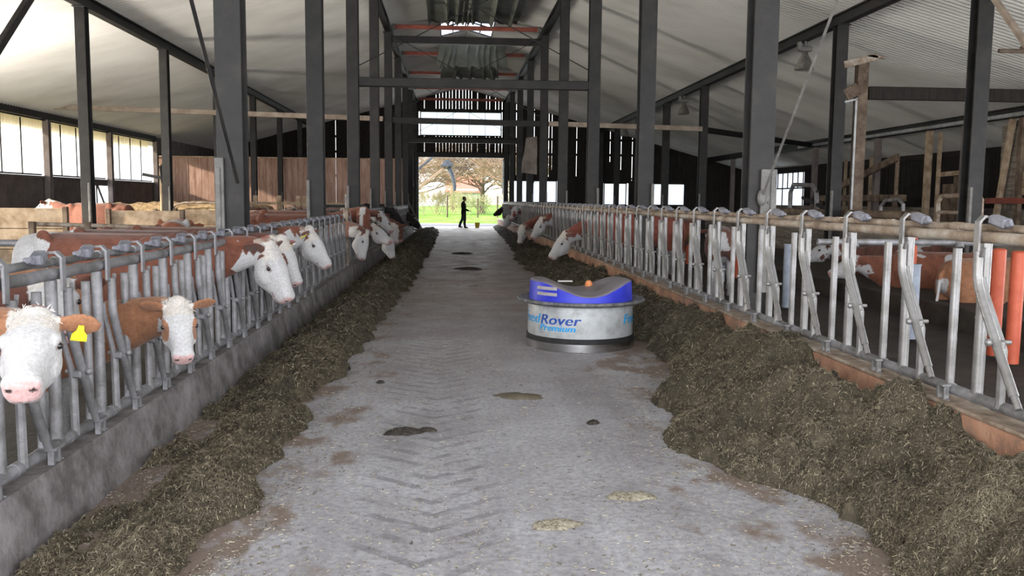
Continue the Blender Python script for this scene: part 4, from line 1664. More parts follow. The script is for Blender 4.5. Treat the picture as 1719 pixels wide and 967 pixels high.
    for sg in (-1, 1):
        shells.append(ball(H(0.155, sg * 0.1, -0.048), 0.028, 0.032, 0.045))        # brow over the eye
        shells.append(ball(H(0.2, sg * 0.09, -0.15), 0.035, 0.06, 0.09))            # cheek
        shells.append(ball(H(0.435, sg * 0.044, -0.07), 0.038, 0.034, 0.04))         # nostril wing
        shells.append(ball(H(0.405, sg * 0.03, -0.15), 0.045, 0.03, 0.06))           # lower lip
        # ears: flattened leaves
        el, eb = ears if sg > 0 else (ears[0], ears[1])
        ax_ = unit(w * sg * 1.0 - d * el - u * eb)
        e0 = H(0.01, sg * 0.085, -0.05)
        fl_ = unit(np.cross(ax_, u))
        th = unit(np.cross(fl_, ax_))
        up_ = unit(u - ax_ * u.dot(ax_))
        thn = unit(np.cross(ax_, up_))
        E = [(-0.02, 0.03, 0.03), (0.03, 0.034, 0.022), (0.07, 0.055, 0.016), (0.11, 0.064, 0.013), (0.15, 0.058, 0.012), (0.185, 0.036, 0.011), (0.2, 0.012, 0.008)]
        shells.append(shell([ring(e0 + ax_ * (a * s * ear_len / 0.17), up_, thn, ra * s, max(rb * s, voxel * 0.75), 14) for a, ra, rb in E]))
    shells.append(ball(H(-0.02, 0, -0.03), 0.07, 0.05, 0.06))                        # poll
    # neck
    if body:
        N0 = P(0.22, 0, neck_z)
        r0 = (0.155 * k, 0.29 * k)
    else:
        N0 = np.array([chest[0], chest[1], back])
        r0 = (0.14 * s, 0.26 * s)
    N1 = H(0.06, 0, -0.10)
    b1 = N0 + h * 0.34 * k
    b2 = N1 - d * 0.2 * s
    rings = []
    for t in np.linspace(0, 1, 14):
        c_ = N0 * (1 - t) ** 3 + 3 * b1 * t * (1 - t) ** 2 + 3 * b2 * t * t * (1 - t) + N1 * t ** 3
        tg = unit(3 * (b1 - N0) * (1 - t) ** 2 + 6 * (b2 - b1) * t * (1 - t) + 3 * (N1 - b2) * t * t)
        uu = (1 - t) * Z + t * u
        if abs(unit(uu).dot(tg)) > 0.97:
            uu = h
        uu = unit(uu - tg * uu.dot(tg))
        ww = np.cross(uu, tg)
        ra = r0[0] * (1 - t) + 0.088 * s * t
        rb = r0[1] * (1 - t) ** 1.3 + 0.105 * s * (1 - (1 - t) ** 1.3)
        rings.append(ring(c_ - uu * 0.02, ww, uu, ra, rb, 20, 0.92))
    shells.append(shell(rings))
    me = fused('body_skin', shells, voxel, [COAT], 4 if voxel < 0.012 else 3)
    # coat colours
    n = len(me.vertices)
    co = np.zeros(n * 3, np.float32)
    me.vertices.foreach_get('co', co)
    co = co.reshape(-1, 3).astype(float)
    rel = (co - poll) / s
    ha, hb, hc = rel @ d, rel @ w, rel @ u
    relb = (co - C0) / k
    bt, bw_, bz = -(relb @ h), relb @ W, relb @ Z
    col = np.repeat(coat[None, :], n, 0)
    nz = noise3(co, seed, 3.0 / s)
    nf = noise3(co, seed + 5, 22.0)
    col *= (1 + 0.22 * np.clip(nf, -1, 1)[:, None])
    # darker legs and dirt below, white belly
    if body and not lying:
        wmask = (bz < 0.5 + 0.05 * nf) & (bt > 0.0)
        col[wmask] = WHITE * 0.55
    if patches:
        pm = (nz > 1.0 - patches)
        col[pm] = WHITE
    if white_rump is not None:
        pm = (bt + 0.14 * nz > white_rump)
        col[pm] = WHITE * 0.95
    if neckcol is not None:
        pm = (bt < 0.12 + 0.08 * nz)
        col[pm] = neckcol * (1 + 0.2 * np.clip(nf[pm], -1, 1)[:, None])
    head = (ha > -0.1) & (ha < 0.6) & (np.abs(hb) < 0.30) & (hc > -0.30) & (hc < 0.2)
    hx = ha + 0.03 * nf
    ear = head & (((np.abs(hb) > 0.108) & (ha < 0.07)) | ((np.abs(hb) > 0.15) & (ha < 0.16))) & (hc > -0.15)
    if face == 'white':
        fm = head & ~ear & (np.abs(hb) < 0.137) & (hx - 0.35 * np.clip(-hc - 0.16, 0, 1) > -0.045)
        col[fm] = WHITE
        throat = (ha > -0.14) & (ha <= 0.2) & (hc < -0.19) & (np.abs(hb) < 0.16) & (hc > -0.36)
        col[throat] = WHITE
    elif face == 'eyepatch':
        fm = head & ~ear & (np.abs(hb) < 0.137) & (hx > -0.06)
        col[fm] = WHITE
        ep = head & ((ha - 0.21) ** 2 / 0.10 ** 2 + (np.abs(hb) - 0.12) ** 2 / 0.048 ** 2 + (hc + 0.07) ** 2 / 0.075 ** 2 < 1.0)
        col[ep] = coat
    elif face == 'blaze':
        fm = head & (np.abs(hb + 0.01) < 0.03 + 0.022 * (ha < 0.12) + 0.03 * (ha > 0.38)) & (hc > -0.13) & (ha > -0.03)
        col[fm] = WHITE
        col[head & (ha > 0.42)] = WHITE
    elif face == 'spotted':
        fm = head & ~ear
        col[fm] = WHITE
        sp = head & (noise3(co, seed + 40, 14) > 0.45) & (ha < 0.34)
        col[sp] = coat
    if earcol is not None:
        col[ear] = earcol
    elif face in ('white', 'eyepatch', 'spotted'):
        col[ear] = coat * 1.05
    if fleece is not None and face in ('white', 'eyepatch'):
        fm = head & ~ear & (np.abs(hb) < 0.137) & (ha < 0.12) & (hc > -0.1)
        mixf = np.clip(0.45 + 0.4 * nf[fm], 0, 0.55)[:, None]
        col[fm] = col[fm] * (1 - mixf) + fleece * mixf
    mz = head & (ha + 0.006 * nf > 0.446) & (hc > -0.14) & (hc < -0.04)
    mzf = 0.85 * np.clip((ha[mz] - 0.437) / 0.03, 0, 1)[:, None]
    col[mz] = col[mz] * (1 - mzf) + muzzle * mzf
    lip = head & (ha > 0.36) & (np.abs(hc + 0.148 + 0.05 * (0.48 - ha)) < 0.006)
    col[lip] = muzzle * 0.45
    for sg in (-1, 1):
        nd = ((ha - 0.464) / 0.03) ** 2 + ((hb - sg * 0.044) / 0.017) ** 2 + ((hc + 0.08) / 0.011) ** 2
        col[head & (nd < 1)] = DARK
        er = ((ha - 0.18) / 0.036) ** 2 + ((hb - sg * 0.122) / 0.034) ** 2 + ((hc + 0.066) / 0.022) ** 2
        rim = head & (er < 1) & (er > 0.2)
        col[rim] = col[rim] * 0.45 + muzzle * 0.2
        col[head & (er <= 0.2)] = DARK
        ei = ear & (hb * sg > 0) & (np.abs(hc + 0.05) < 0.1)
    hoof = (bz < 0.055) & body & (not lying)
    col[hoof] = DARK * 2
    colour = np.ones((n, 4), np.float32)
    colour[:, :3] = np.clip(col, 0, 1)
    # origin at the base of the animal
    base = np.array([co[:, 0].mean(), co[:, 1].mean(), co[:, 2].min()])
    me.vertices.foreach_set('co', (co - base).astype(np.float32).ravel())
    at = me.attributes.new('coat', 'FLOAT_COLOR', 'POINT')
    at.data.foreach_set('color', colour.ravel())
    me.update()
    o = link('cow', me, None, tuple(base))
    tag(o, label, 'cow', group)
    # eyes, ear tags, curly poll as children
    for sg in (-1, 1):
        mb = MB()
        q = H(0.18, sg * 0.118, -0.066) - base
        mb.sphere(tuple(q), 0.0165 * s, 12, 8)
        build('eye', mb, M['eye'], o, True)
    for (sg, kind) in tags:
        ax_ = unit(w * sg * 1.0 - d * ears[0] - u * ears[1])
        e0 = H(0.01, sg * 0.085, -0.05) + ax_ * 0.11 * s * ear_len / 0.17
        up_ = unit(u - ax_ * u.dot(ax_))
        nrm = unit(np.cross(ax_, up_))
        if nrm.dot(np.array([0, 0, 1.6]) - e0) * 0 + nrm.dot(d) < 0:
            nrm = -nrm
        e0 = e0 + nrm * (0.016 + voxel * 0.5) - base
        dn = -up_
        mb = MB()
        if kind in ('yellow', 'both'):
            pts = [(-0.012, 0.0), (0.012, 0.0), (0.017, 0.03), (0.033, 0.05), (0.036, 0.085), (-0.036, 0.085), (-0.033, 0.05), (-0.017, 0.03)]
            top_ = [e0 + ax_ * a * s + dn * (b - 0.01) * s for a, b in pts]
            bot = [q + nrm * 0.006 for q in top_]
            mb.loft([top_, bot])
            build('ear_tag', mb, M['tag_yellow'], o)
        mb = MB()
        if kind in ('white', 'both'):
            c_ = e0 + up_ * 0.03 * s
            mb.loft([ring(c_, ax_, up_, 0.017 * s, 0.017 * s, 14), ring(c_ + nrm * 0.008, ax_, up_, 0.014 * s, 0.014 * s, 14)])
            build('tag_button', mb, M['tag_white'], o)
    if tuft:
        rg = np.random.default_rng(seed)
        mb = MB()
        for i in range(260):
            a, b = rg.uniform(-0.05, 0.12), rg.normal(0, 0.045)
            b = max(-0.1, min(0.1, b))
            c_ = 0.0 - 0.1 * b * b / 0.01 * 0.25 - 0.012
            p0 = H(a, b, c_) - base
            dr = unit(d * rg.normal(0.35, 0.5) + w * rg.normal(0, 0.6) + u * rg.uniform(0.15, 0.6))
            L = rg.uniform(0.02, 0.04) * s
            bd = unit(np.cross(dr, d) + rg.normal(0, 0.5, 3)) * L * 0.4
            mb.tube([p0, p0 + dr * L * 0.6 + bd * 0.3, p0 + dr * L + bd], [0.0026 * s, 0.0022 * s, 0.0008 * s], 4)
        build('forelock', mb, M['forelock'], o, True)
    return o


M['forelock'] = mat('cream_forelock_hair', [(0.5, 0.46, 0.4), (0.72, 0.71, 0.7)], 30, 0.8)

LG, RG = 'cattle at the left feed fence', 'cattle at the right feed fence'
# left row, near section: young stock with their heads through the yokes
cow('white-faced cow facing the camera at the left edge with a yellow ear tag', (-2.28, 3.60), (1, 0.0), (-1.69, 3.62, 1.13), (0.25, -0.86, -0.45), 0.88, 0.009, BROWN, 'white', 0.0, 3,
    tags=((1, 'yellow'),), group=LG, tuft=True, ears=(0.1, 0.25), earcol=TAN, back=1.22, roll=0.0)
cow('pale pink-nosed cow behind the left fence above the nearest white face', (-2.62, 4.62), (1, 0.05), (-2.2, 4.97, 1.16), (0.36, -0.8, -0.48), 0.95, 0.011, DKBROWN, 'white', 0.0, 8, group=LG, earcol=DKBROWN, back=1.22)
cow('white-faced cow with brown eye patches and brown ears, head low at left', (-2.30, 5.52), (1, -0.02), (-1.62, 5.25, 0.98), (0.27, -0.64, -0.72), 0.78, 0.009, TAN, 'eyepatch', 0.0, 12, group=LG, tuft=True, ears=(0.05, -0.25), earcol=TAN * 0.9, back=1.18, neck_z=0.8, white_rump=0.75)
cow('large white head on a brown neck reaching through the left fence, nose pointing right', (-2.34, 7.72), (1, -0.3), (-1.56, 7.75, 1.19), (0.42, -0.14, -0.9), 1.05, 0.009, BROWN, 'white', 0.0, 17, group=LG, tuft=True, ears=(0.35, 0.2), earcol=DKBROWN, white_rump=1.2, back=1.3, roll=0.0)
cow('brown and white head half hidden behind the large white one, ear tagged', (-2.36, 8.52), (1, -0.3), (-1.62, 8.6, 1.2), (0.42, -0.18, -0.89), 0.95, 0.012, DKBROWN, 'eyepatch', 0.0, 23, group=LG, ears=(0.0, 0.25), tags=((1, 'both'), (-1, 'both')), earcol=np.array([0.3, 0.12, 0.1]), back=1.3)
cow('brown-necked cow with white face and brown ear, just past two overlapping heads', (-2.36, 10.0), (1, -0.3), (-1.58, 10.05, 1.245), (0.54, -0.08, -0.84), 0.95, 0.012, BROWN, 'white', 0.0, 29, group=LG, ears=(0.0, -0.05), tags=((-1, 'yellow'),), earcol=BROWN, back=1.28)
# left row beyond the gap
cow('brown cow with a white blaze facing the camera beyond the gap in the left fence', (-2.42, 17.75), (1, -0.1), (-1.75, 17.45, 1.40), (-0.06, -0.5, -0.78), 1.15, 0.018, BROWN, 'blaze', 0.0, 31, group=LG, back=1.38, ears=(0, 0.3))
cow('white head hanging straight down to the silage below the blazed cow', (-2.36, 16.95), (1, -0.1), (-1.52, 16.0, 0.98), (-0.02, -0.28, -0.96), 1.05, 0.018, BROWN, 'white', 0.0, 37, group=LG, back=1.32)
cow('white-faced cow in profile just right of the blazed cow', (-2.42, 18.7), (1, 0), (-1.62, 18.5, 1.06), (0.72, -0.35, -0.52), 1.1, 0.018, BROWN, 'white', 0.0, 41, group=LG, back=1.36, ears=(0, 0.1))
cow('white cow with brown spots on cheek and ear in the far left row', (-2.42, 21.95), (1, 0), (-1.70, 21.3, 1.27), (0.55, -0.45, -0.7), 1.15, 0.02, DKBROWN, 'spotted', 0.7, 43, group=LG, back=1.4, ears=(0, 0.1))
cow('black and white head grazing low in front of the spotted cow', (-2.4, 20.85), (1, -0.05), (-1.35, 19.7, 0.77), (0.25, -0.25, -0.93), 1.05, 0.02, BLACK, 'white', 0.0, 47, group=LG, back=1.36, earcol=BLACK)
cow('black cow with raised neck in the far left row', (-2.4, 26.2), (1, 0), (-1.72, 25.9, 1.33), (0.6, -0.3, -0.7), 1.15, 0.022, BLACK, 'none', 0.0, 53, group=LG, back=1.46, muzzle=BLACK)
cow('brown pink-nosed cow grazing in the far left row', (-2.4, 25.0), (1, 0), (-1.5, 24.6, 0.92), (0.2, -0.55, -0.8), 1.1, 0.022, DKBROWN, 'none', 0.0, 59, group=LG, back=1.36)
cow('pale-nosed cow low at the feed beside the black cow', (-2.4, 23.2), (1, -0.1), (-1.5, 22.7, 0.95), (0.15, -0.6, -0.78), 1.1, 0.022, BROWN, 'white', 0.0, 61, group=LG, back=1.36)
cow('black and white cow farthest along the left fence, head down', (-2.4, 38.4), (1, 0), (-1.6, 38.0, 0.8), (0.62, -0.2, -0.72), 1.15, 0.026, BLACK, 'blaze', 0.35, 67, group=LG, back=1.42)
# right row: older animals eating
cow('red-brown cow with white face eating beside the robot, nearest on the right', (3.12, 18.4), (-1, 0.0), (2.32, 18.15, 0.93), (-0.58, -0.12, -0.78), 1.22, 0.015, np.array([0.2, 0.06, 0.042]), 'white', 0.0, 71, group=RG, back=1.42, ears=(0.25, 0.2), earcol=BROWN * 0.8)
cow('red-brown cow with white face, second from the camera on the right', (3.12, 23.9), (-1, -0.05), (2.38, 23.6, 1.12), (-0.5, -0.2, -0.82), 1.2, 0.018, np.array([0.2, 0.06, 0.042]), 'white', 0.0, 73, group=RG, back=1.42, ears=(0.2, 0.2), earcol=BROWN * 0.8)
cow('cow with small white face deep in the feed, third on the right', (3.12, 26.9), (-1, -0.1), (2.1, 26.3, 0.82), (-0.2, -0.35, -0.9), 1.1, 0.02, np.array([0.2, 0.07, 0.05]), 'white', 0.0, 79, group=RG, back=1.4)
cow('bright brown cow with white blaze looking out far down the right fence', (3.15, 35.0), (-1, -0.05), (2.5, 34.6, 1.35), (-0.35, -0.6, -0.7), 1.2, 0.024, np.array([0.24, 0.075, 0.05]), 'blaze', 0.25, 83, group=RG, back=1.48)
cow('white-headed cow beside the bright brown one far down the right fence', (3.15, 37.4), (-1, -0.05), (2.35, 36.6, 0.95), (-0.4, -0.5, -0.75), 1.15, 0.024, BROWN, 'white', 0.0, 89, group=RG, back=1.42)
cow('black-brown cow farthest on the right, head stuck out before the doorway', (3.4, 47.2), (-1, 0.0), (2.62, 46.9, 1.22), (-0.8, -0.1, -0.6), 1.2, 0.028, np.array([0.03, 0.02, 0.018]), 'none', 0.0, 97, group=RG, back=1.42, muzzle=BLACK)
# standing in the right pen, seen through the bars
cow('brown cow standing broadside in the right pen behind the middle of the fence', (5.2, 21.5), (-0.3, 1), (5.1, 22.2, 1.15), (-0.2, 0.8, -0.5), 1.15, 0.024, BROWN, 'white', 0.25, 101, group='cattle in the right pens', back=1.22)
cow('brown and white cow standing in the right pen near the red dividers', (4.9, 15.6), (0.3, 1), (5.0, 16.4, 1.1), (0.1, 0.8, -0.6), 1.1, 0.022, DKBROWN, 'white', 0.3, 103, group='cattle in the right pens', back=1.2)
# lying in the right cubicles
cow('tan cow lying in the right cubicle nearest the camera', (8.35, 11.7), (1, 0.25), (9.0, 12.1, 0.75), (0.7, 0.5, -0.4), 1.1, 0.016, TAN, 'white', 0.28, 107, lying=True, group='cattle in the right pens', back=1.42, ears=(0.1, 0.1))
cow('red-brown cow with white flecks lying beyond the tan one', (6.9, 13.4), (-1, 0.35), (6.45, 13.55, 0.75), (-0.8, -0.1, -0.35), 1.05, 0.016, np.array([0.2, 0.075, 0.045]), 'spotted', 0.3, 109, lying=True, group='cattle in the right pens', back=1.4)
cow('dark brown and white cow lying farthest back in the right cubicles', (7.5, 15.6), (-1, 0.1), (6.95, 15.7, 0.9), (-0.6, 0.3, -0.4), 1.1, 0.018, DKBROWN, 'spotted', 0.5, 113, lying=True, group='cattle in the right pens', back=1.4)
# backs in the left pens
cow('red cow standing deep in the left pens before the brown partition', (-5.6, 25.5), (0.2, 1), (-5.5, 26.3, 1.3), (0.2, 0.8, -0.5), 1.1, 0.026, np.array([0.2, 0.072, 0.04]), 'white', 0.3, 127, group='cattle in the left pens', back=1.38)
cow('white and brown cow standing behind the timber wall in the left pens', (-9.6, 22.6), (-1, 0.3), (-10.2, 22.9, 1.5), (-0.8, 0.3, -0.4), 1.1, 0.026, BROWN, 'white', 0.5, 131, group='cattle in the left pens', back=1.46)
cow('white cow with brown patches standing at the far left pens', (-4.6, 29.5), (-0.9, 0.3), (-5.5, 29.8, 1.3), (-0.8, 0.2, -0.5), 1.1, 0.028, BROWN, 'white', 0.75, 137, group='cattle in the left pens', back=1.4)
cow('orange-brown cow standing near the red dividers in the left pens', (-4.6, 15.2), (-0.2, 1), (-4.7, 16.0, 1.15), (0.1, 0.8, -0.5), 1.05, 0.022, np.array([0.28, 0.1, 0.05]), 'white', 0.15, 139, group='cattle in the left pens', back=1.26)

# ---------------------------------------------------------------- furniture of the left pens


def planks(name, x0, y0, x1, y1, z0, z1, n, label, mt, cat='partition', th=0.05, posts=2, group=None):
    """A run of horizontal planks between two points, with its posts as parts."""
    p0, p1 = Vector((x0, y0, 0)), Vector((x1, y1, 0))
    c_ = (p0 + p1) / 2
    o = empty(name, (c_.x, c_.y, 0))
    tag(o, label, cat, group)
    p0, p1 = p0 - c_, p1 - c_
    h = (z1 - z0) / n
    mb = MB()
    for i in range(n):
        mb.beam(p0 + Vector((0, 0, z0 + h * (i + 0.5))), p1 + Vector((0, 0, z0 + h * (i + 0.5))), th, h - 0.012, bev=0.006)
    build('plank_panel', mb, mt, o)
    dirv = (p1 - p0).normalized()
    nrm = Vector((dirv.y, -dirv.x, 0))
    if nrm.y > 0:
        nrm = -nrm
    for k in range(posts):
        q = p0.lerp(p1, k / max(1, posts - 1)) + nrm * (th / 2 + 0.05)
        mb = MB()
        mb.box((q.x, q.y, (z1 + 0.03) / 2), (0.1, 0.1, z1 + 0.03), None, 0.008)
        build('stake', mb, M['wood_mid'], o)
    return o


planks('timber_partition', -11.6, 18.2, -7.75, 18.2, 0.1, 1.36, 3, 'sunlit wide timber partition at the left edge behind the young cattle', M['wood_pale'], posts=3)
planks('timber_partition', -7.6, 20.0, -6.0, 20.0, 0.1, 1.3, 3, 'short sunlit timber partition right of the wide one in the left pens', M['wood_pale'], posts=2)
planks('timber_partition', -7.2, 23.4, -4.7, 23.4, 0.1, 1.28, 3, 'low timber partition behind the red dividers in the left pens', M['wood_pale'], posts=2)
planks('timber_partition', -8.9, 27.0, -2.9, 27.0, 0.1, 1.22, 3, 'long low timber partition farther back in the left pens', M['wood_mid'], posts=4)
mb = MB()
mb.box((0, 0, 0), (6.2, 1.3, 0.5))
o = empty('straw_rack', (-9.6, 30.5, 0))
tag(o, 'raised rack of bright straw before the small low window on the left', 'rack')
mb = MB()
rg = np.random.default_rng(5)
rings = []
for i in range(30):
    x = -3.0 + 6.4 * i / 29
    r = 0.34 * (0.75 + 0.35 * rg.random()) * (0.55 + 0.45 * math.sin(math.pi * (i + 1) / 31))
    rings.append([(x, 0.6 * math.cos(2 * math.pi * k / 14) * (0.9 + 0.2 * rg.random()), 1.12 + r * math.sin(2 * math.pi * k / 14) * (0.9 + 0.2 * rg.random())) for k in range(14)])
mb.loft(rings)
build('straw', mb, M['bedding'], o, True)
mb = MB()
for s in (-1, 1):
    mb.beam((-3.1, s * 0.62, 1.0), (3.4, s * 0.62, 1.0), 0.05, 0.14)
build('board', mb, M['wood_pale'], o)
for x in (-3.0, 0.2, 3.3):
    for s in (-1, 1):
        mb = MB()
        mb.box((x, s * 0.55, 0.5), (0.1, 0.1, 1.0), None, 0.008)
        build('leg', mb, M['wood_mid'], o)
mb = MB()
mb.tube([(0.2, -0.7, 1.0), (0.4, -0.7, 1.34), (0.7, -0.7, 1.42), (2.6, -0.7, 1.42), (2.9, -0.7, 1.36), (3.0, -0.7, 1.1)], 0.035, 8)
build('tube_hoop', mb, M['rail_tan'], o, True)

o = empty('cubicle_rail', (-5.4, 14.0, 0))
tag(o, 'long brown pipe rail across the left pens above the red dividers', 'rail')
mb = MB()
mb.tube([(-1.2, 0.2, 1.16), (2.0, 0.0, 1.1)], 0.035, 10)
build('pipe', mb, M['rail_tan'], o, True)
for x in (-1.15, -0.3, 1.9):
    mb = MB()
    mb.box((x, 0.12, 0.6), (0.09, 0.09, 1.2), None, 0.008)
    build('stake', mb, M['wood_mid'], o)
for i, x in enumerate((-5.55, -5.2, -4.85, -4.5)):
    o = tag(build('red_divider', MB().tube([(x, 14.4, 0.05), (x, 14.4, 1.04)], 0.06, 12).sphere((x, 14.4, 1.04), (0.06, 0.06, 0.03), 12, 6), M['orange'], smooth=True),
            'red plastic divider pipe in the left pens, %s from the left' % ('first', 'second', 'third', 'fourth')[i], 'divider', 'red divider pipes on the left')
mb = MB()
mb.tube([(-6.6, 8.6, 1.15), (-3.7, 8.6, 1.15), (-3.4, 8.6, 1.12), (-3.2, 8.6, 1.0), (-3.1, 8.6, 0.8), (-3.08, 8.6, 0.05)], 0.035, 10)
tag(build('bent_pipe_rail', mb, M['galv_dull'], smooth=True), 'bent pipe rail curving down at the far left behind the fence', 'rail')
o = empty('pump_pole', (-8.4, 26.0, 0))
tag(o, 'thin pale pole with a dark cross handle before the brown partition', 'pole')
mb = MB()
mb.tube([(0, 0, 0), (0, 0, 2.55)], 0.045, 8)
build('shaft', mb, M['wood_pale'], o)
mb = MB()
mb.beam((-0.5, -0.05, 2.25), (0.28, -0.05, 2.1), 0.04, 0.09)
mb.tube([(0.05, -0.05, 2.0), (0.0, -0.05, 2.5)], 0.03, 6)
build('handle', mb, M['rubber'], o)

# row of pale stakes on the rear rail
o = empty('stake_rail', (-6.6, 33.0, 0))
tag(o, 'rear rail with small pale stakes before the brown partition', 'rail')
mb = MB()
mb.beam((-3.0, 0, 1.42), (3.2, 0, 1.4), 0.06, 0.1)
build('rail', mb, M['wood_pale'], o)
for x in (-1.6, -0.65, 0.2, 0.9, 1.15):
    mb = MB()
    mb.box((x, -0.06, 0.85), (0.16, 0.06, 1.7), None, 0.008)
    build('stake', mb, M['wood_pale'], o)

# leaning tubular gate at the far end of the left row
o = empty('leaning_gate', (-1.9, 43.2, 0.1))
tag(o, 'tubular gate leaning at the far end of the left row beside the doorway', 'gate')
mb = MB()
mb.tube([(-0.5, 0, 0), (-0.9, 0.0, 1.5)], 0.035, 8)
mb.tube([(0.45, 0, 0.0), (-0.3, 0.0, 1.5)], 0.035, 8)
mb.tube([(-0.9, 0, 1.5), (-0.3, 0, 1.5)], 0.035, 8)
mb.tube([(-0.5, 0, 0.02), (0.45, 0, 0.02)], 0.035, 8)
build('frame', mb, M['galv'], o, True)
mb = MB()
for t in (0.25, 0.5, 0.75):
    mb.tube([(-0.5 - 0.4 * t, 0, 1.5 * t), (0.45 - 0.75 * t, 0, 1.5 * t)], 0.022, 8)
build('rung', mb, M['galv'], o, True)

# ---------------------------------------------------------------- right pens: raised cubicles, dividers, walls, timber
mb = MB()
mb.box((8.05, 22, 0.1), (3.3, 40, 0.4), None, 0.02)
struct(build('trim_7', mb, M['manure_floor'], loc=(0, 0, 0)))
planks('board_wall', 9.32, 9.5, 9.32, 34.0, 0.0, 1.28, 4, 'low grey board wall behind the lying cows on the right', M['wood_grey'], posts=1)
mb = MB()
mb.beam((9.32, 17.0, 1.37), (9.32, 26.0, 1.37), 0.2, 0.17, bev=0.03)
tag(build('timber_beam', mb, M['wood_mid']), 'dark timber beam lying along the low board wall on the right', 'timber')
for i, (x, y, z, r) in enumerate(((5.5, 8.1, 1.14, 0.065), (5.6, 8.55, 1.14, 0.065), (6.3, 11.5, 1.28, 0.05), (5.9, 17.6, 1.05, 0.06), (5.9, 19.5, 1.05, 0.06), (5.9, 21.5, 1.05, 0.06))):
    tag(build('red_divider', MB().tube([(x, y, 0.05), (x, y, z)], r, 14).sphere((x, y, z), (r, r, 0.02), 14, 6), M['orange'], smooth=True),
        'orange-red plastic divider post in the right pen, %s' % ordinal(i), 'divider', 'red divider posts on the right')
for i, (x, y, z) in enumerate(((5.3, 9.65, 0.9), (5.0, 12.6, 0.98), (5.3, 16.8, 1.1))):
    tag(build('blue_divider', MB().tube([(x, y, 0.05), (x, y, z)], 0.08, 14).tube([(x, y, z), (x, y, z + 0.015)], 0.088, 14), M['blue_pipe'], smooth=True),
        'blue-grey plastic pipe post in the right pen, %s' % ('nearest', 'second from the camera', 'farthest')[i], 'divider', 'blue divider posts on the right')
mb = MB()
mb.tube([(4.0, 9.3, 1.18), (9.3, 9.3, 1.18)], 0.035, 10)
for x in (4.4, 5.6, 7.0, 8.3):
    mb.tube([(x, 9.26, 1.12), (x, 9.3, 1.2)], 0.05, 10)
tag(build('neck_rail', mb, M['galv_dull'], smooth=True), 'grey neck rail across the nearest right cubicles behind the fence', 'rail')

# rounded tube gate and hoops
mb = MB()
mb.tube([(9.55, 16.6, 0.1), (9.55, 16.6, 1.65), (9.55, 16.5, 1.76), (9.55, 15.3, 1.78), (9.55, 15.2, 1.7), (9.55, 15.2, 0.1)], 0.045, 8)
mb.tube([(9.55, 16.6, 1.45), (9.55, 15.2, 1.45)], 0.035, 8)
mb.tube([(9.55, 16.6, 1.2), (9.55, 15.2, 1.2)], 0.035, 8)
tag(build('tube_gate', mb, M['rail_tan'], smooth=True), 'rusty rounded tube gate beside the thick outer post on the right', 'gate')
mb = MB()
mb.tube([(9.9, 19.6, 0.0), (9.9, 19.6, 1.55), (9.9, 19.4, 1.68), (9.9, 18.8, 1.7), (9.9, 18.6, 1.6), (9.9, 18.6, 0.0)], 0.04, 8)
tag(build('tube_hoop', mb, M['galv_dull'], smooth=True), 'grey tube hoop standing behind the low board wall on the right', 'hoop')
o = empty('tube_hoop', (9.68, 23.5, 0))
tag(o, 'dark tube hoop with clamps before the barred window on the right', 'hoop')
mb = MB()
mb.tube([(0, 1.0, 0.1), (0, 1.0, 1.9), (0, 0.8, 2.12), (0, -0.5, 2.08), (0, -0.8, 1.9), (0, -0.9, 1.1)], 0.06, 10)
build('hoop', mb, M['galv_dull'], o, True)
mb = MB()
mb.tube([(0, 0.1, 1.75), (0, -1.2, 1.5), (0, -1.9, 1.45)], 0.05, 8)
mb.box((0, -0.3, 1.66), (0.1, 0.3, 0.12), None, 0.02)
mb.tube([(0, -0.5, 1.6), (0, -0.9, 1.95)], 0.03, 8)
build('clamp', mb, M['rubber'], o, True)

# timber lean-to beneath the gutter beam
o = empty('timber_stall', (15.72, 25.5, 0))
tag(o, 'tall timber board stall under the gutter at the right edge', 'stall')
mb = MB()
mb.box((-0.1, 2.4, 2.0), (0.16, 0.22, 4.0), None, 0.01)
build('corner_post', mb, M['wood_pale'], o)
mb = MB()
mb.box((-0.1, 1.75, 1.95), (0.1, 0.12, 3.9), None, 0.01)
build('corner_post', mb, M['wood_pale'], o)
mb = MB()
for i in range(10):
    yb = 1.6 - 0.2 * i
    mb.box((0.05, yb, 1.4), (0.03, 0.19, 2.4 if i > 2 else 1.7), None, 0.004)
build('board_wall', mb, M['wood_mid'], o)
mb = MB()
mb.beam((-0.08, 1.7, 2.55), (-0.08, -0.2, 2.6), 0.1, 0.14)
build('cross_bar', mb, M['wood_pale'], o)
mb = MB()
for i in range(5):
    mb.box((0.02, -1.35 - 0.2 * i, 2.7), (0.03, 0.19, 2.5), None, 0.004)
build('board_wall', mb, M['wood_grey'], o)
mb = MB()
mb.beam((-0.12, -1.9, 4.0), (-0.12, -1.35, 0.9), 0.12, 0.16)
build('leaning_post', mb, M['wood_pale'], o)
mb = MB()
mb.box((-0.1, -2.3, 2.0), (0.12, 0.2, 4.0), None, 0.01)
build('corner_post', mb, M['wood_mid'], o)
mb = MB()
for i in range(3):
    mb.box((-0.05, -3.5, 1.98 + 0.22 * i), (0.05, 2.6, 0.21), None, 0.006)
build('parapet_board', mb, M['wood_pale'], o)
mb = MB()
mb.beam((-0.25, -1.2, 1.72), (-0.25, -5.0, 1.72), 0.18, 0.16)
build('red_bearer', mb, M['red_beam'], o)
mb = MB()
for i in range(4):
    mb.box((0.0, -3.4, 0.25 + 0.34 * i), (0.05, 3.0, 0.33), None, 0.006)
build('lower_wall', mb, M['wood_grey'], o)
mb = MB()
mb.beam((14.75, 33.6, 2.0), (14.75, 28.2, 3.15), 0.1, 0.24, bev=0.01)
tag(build('leaning_plank', mb, M['wood_mid']), 'thick plank slanting up against the timber stall on the right', 'plank')
o = empty('hay_bench', (14.6, 30.9, 0))
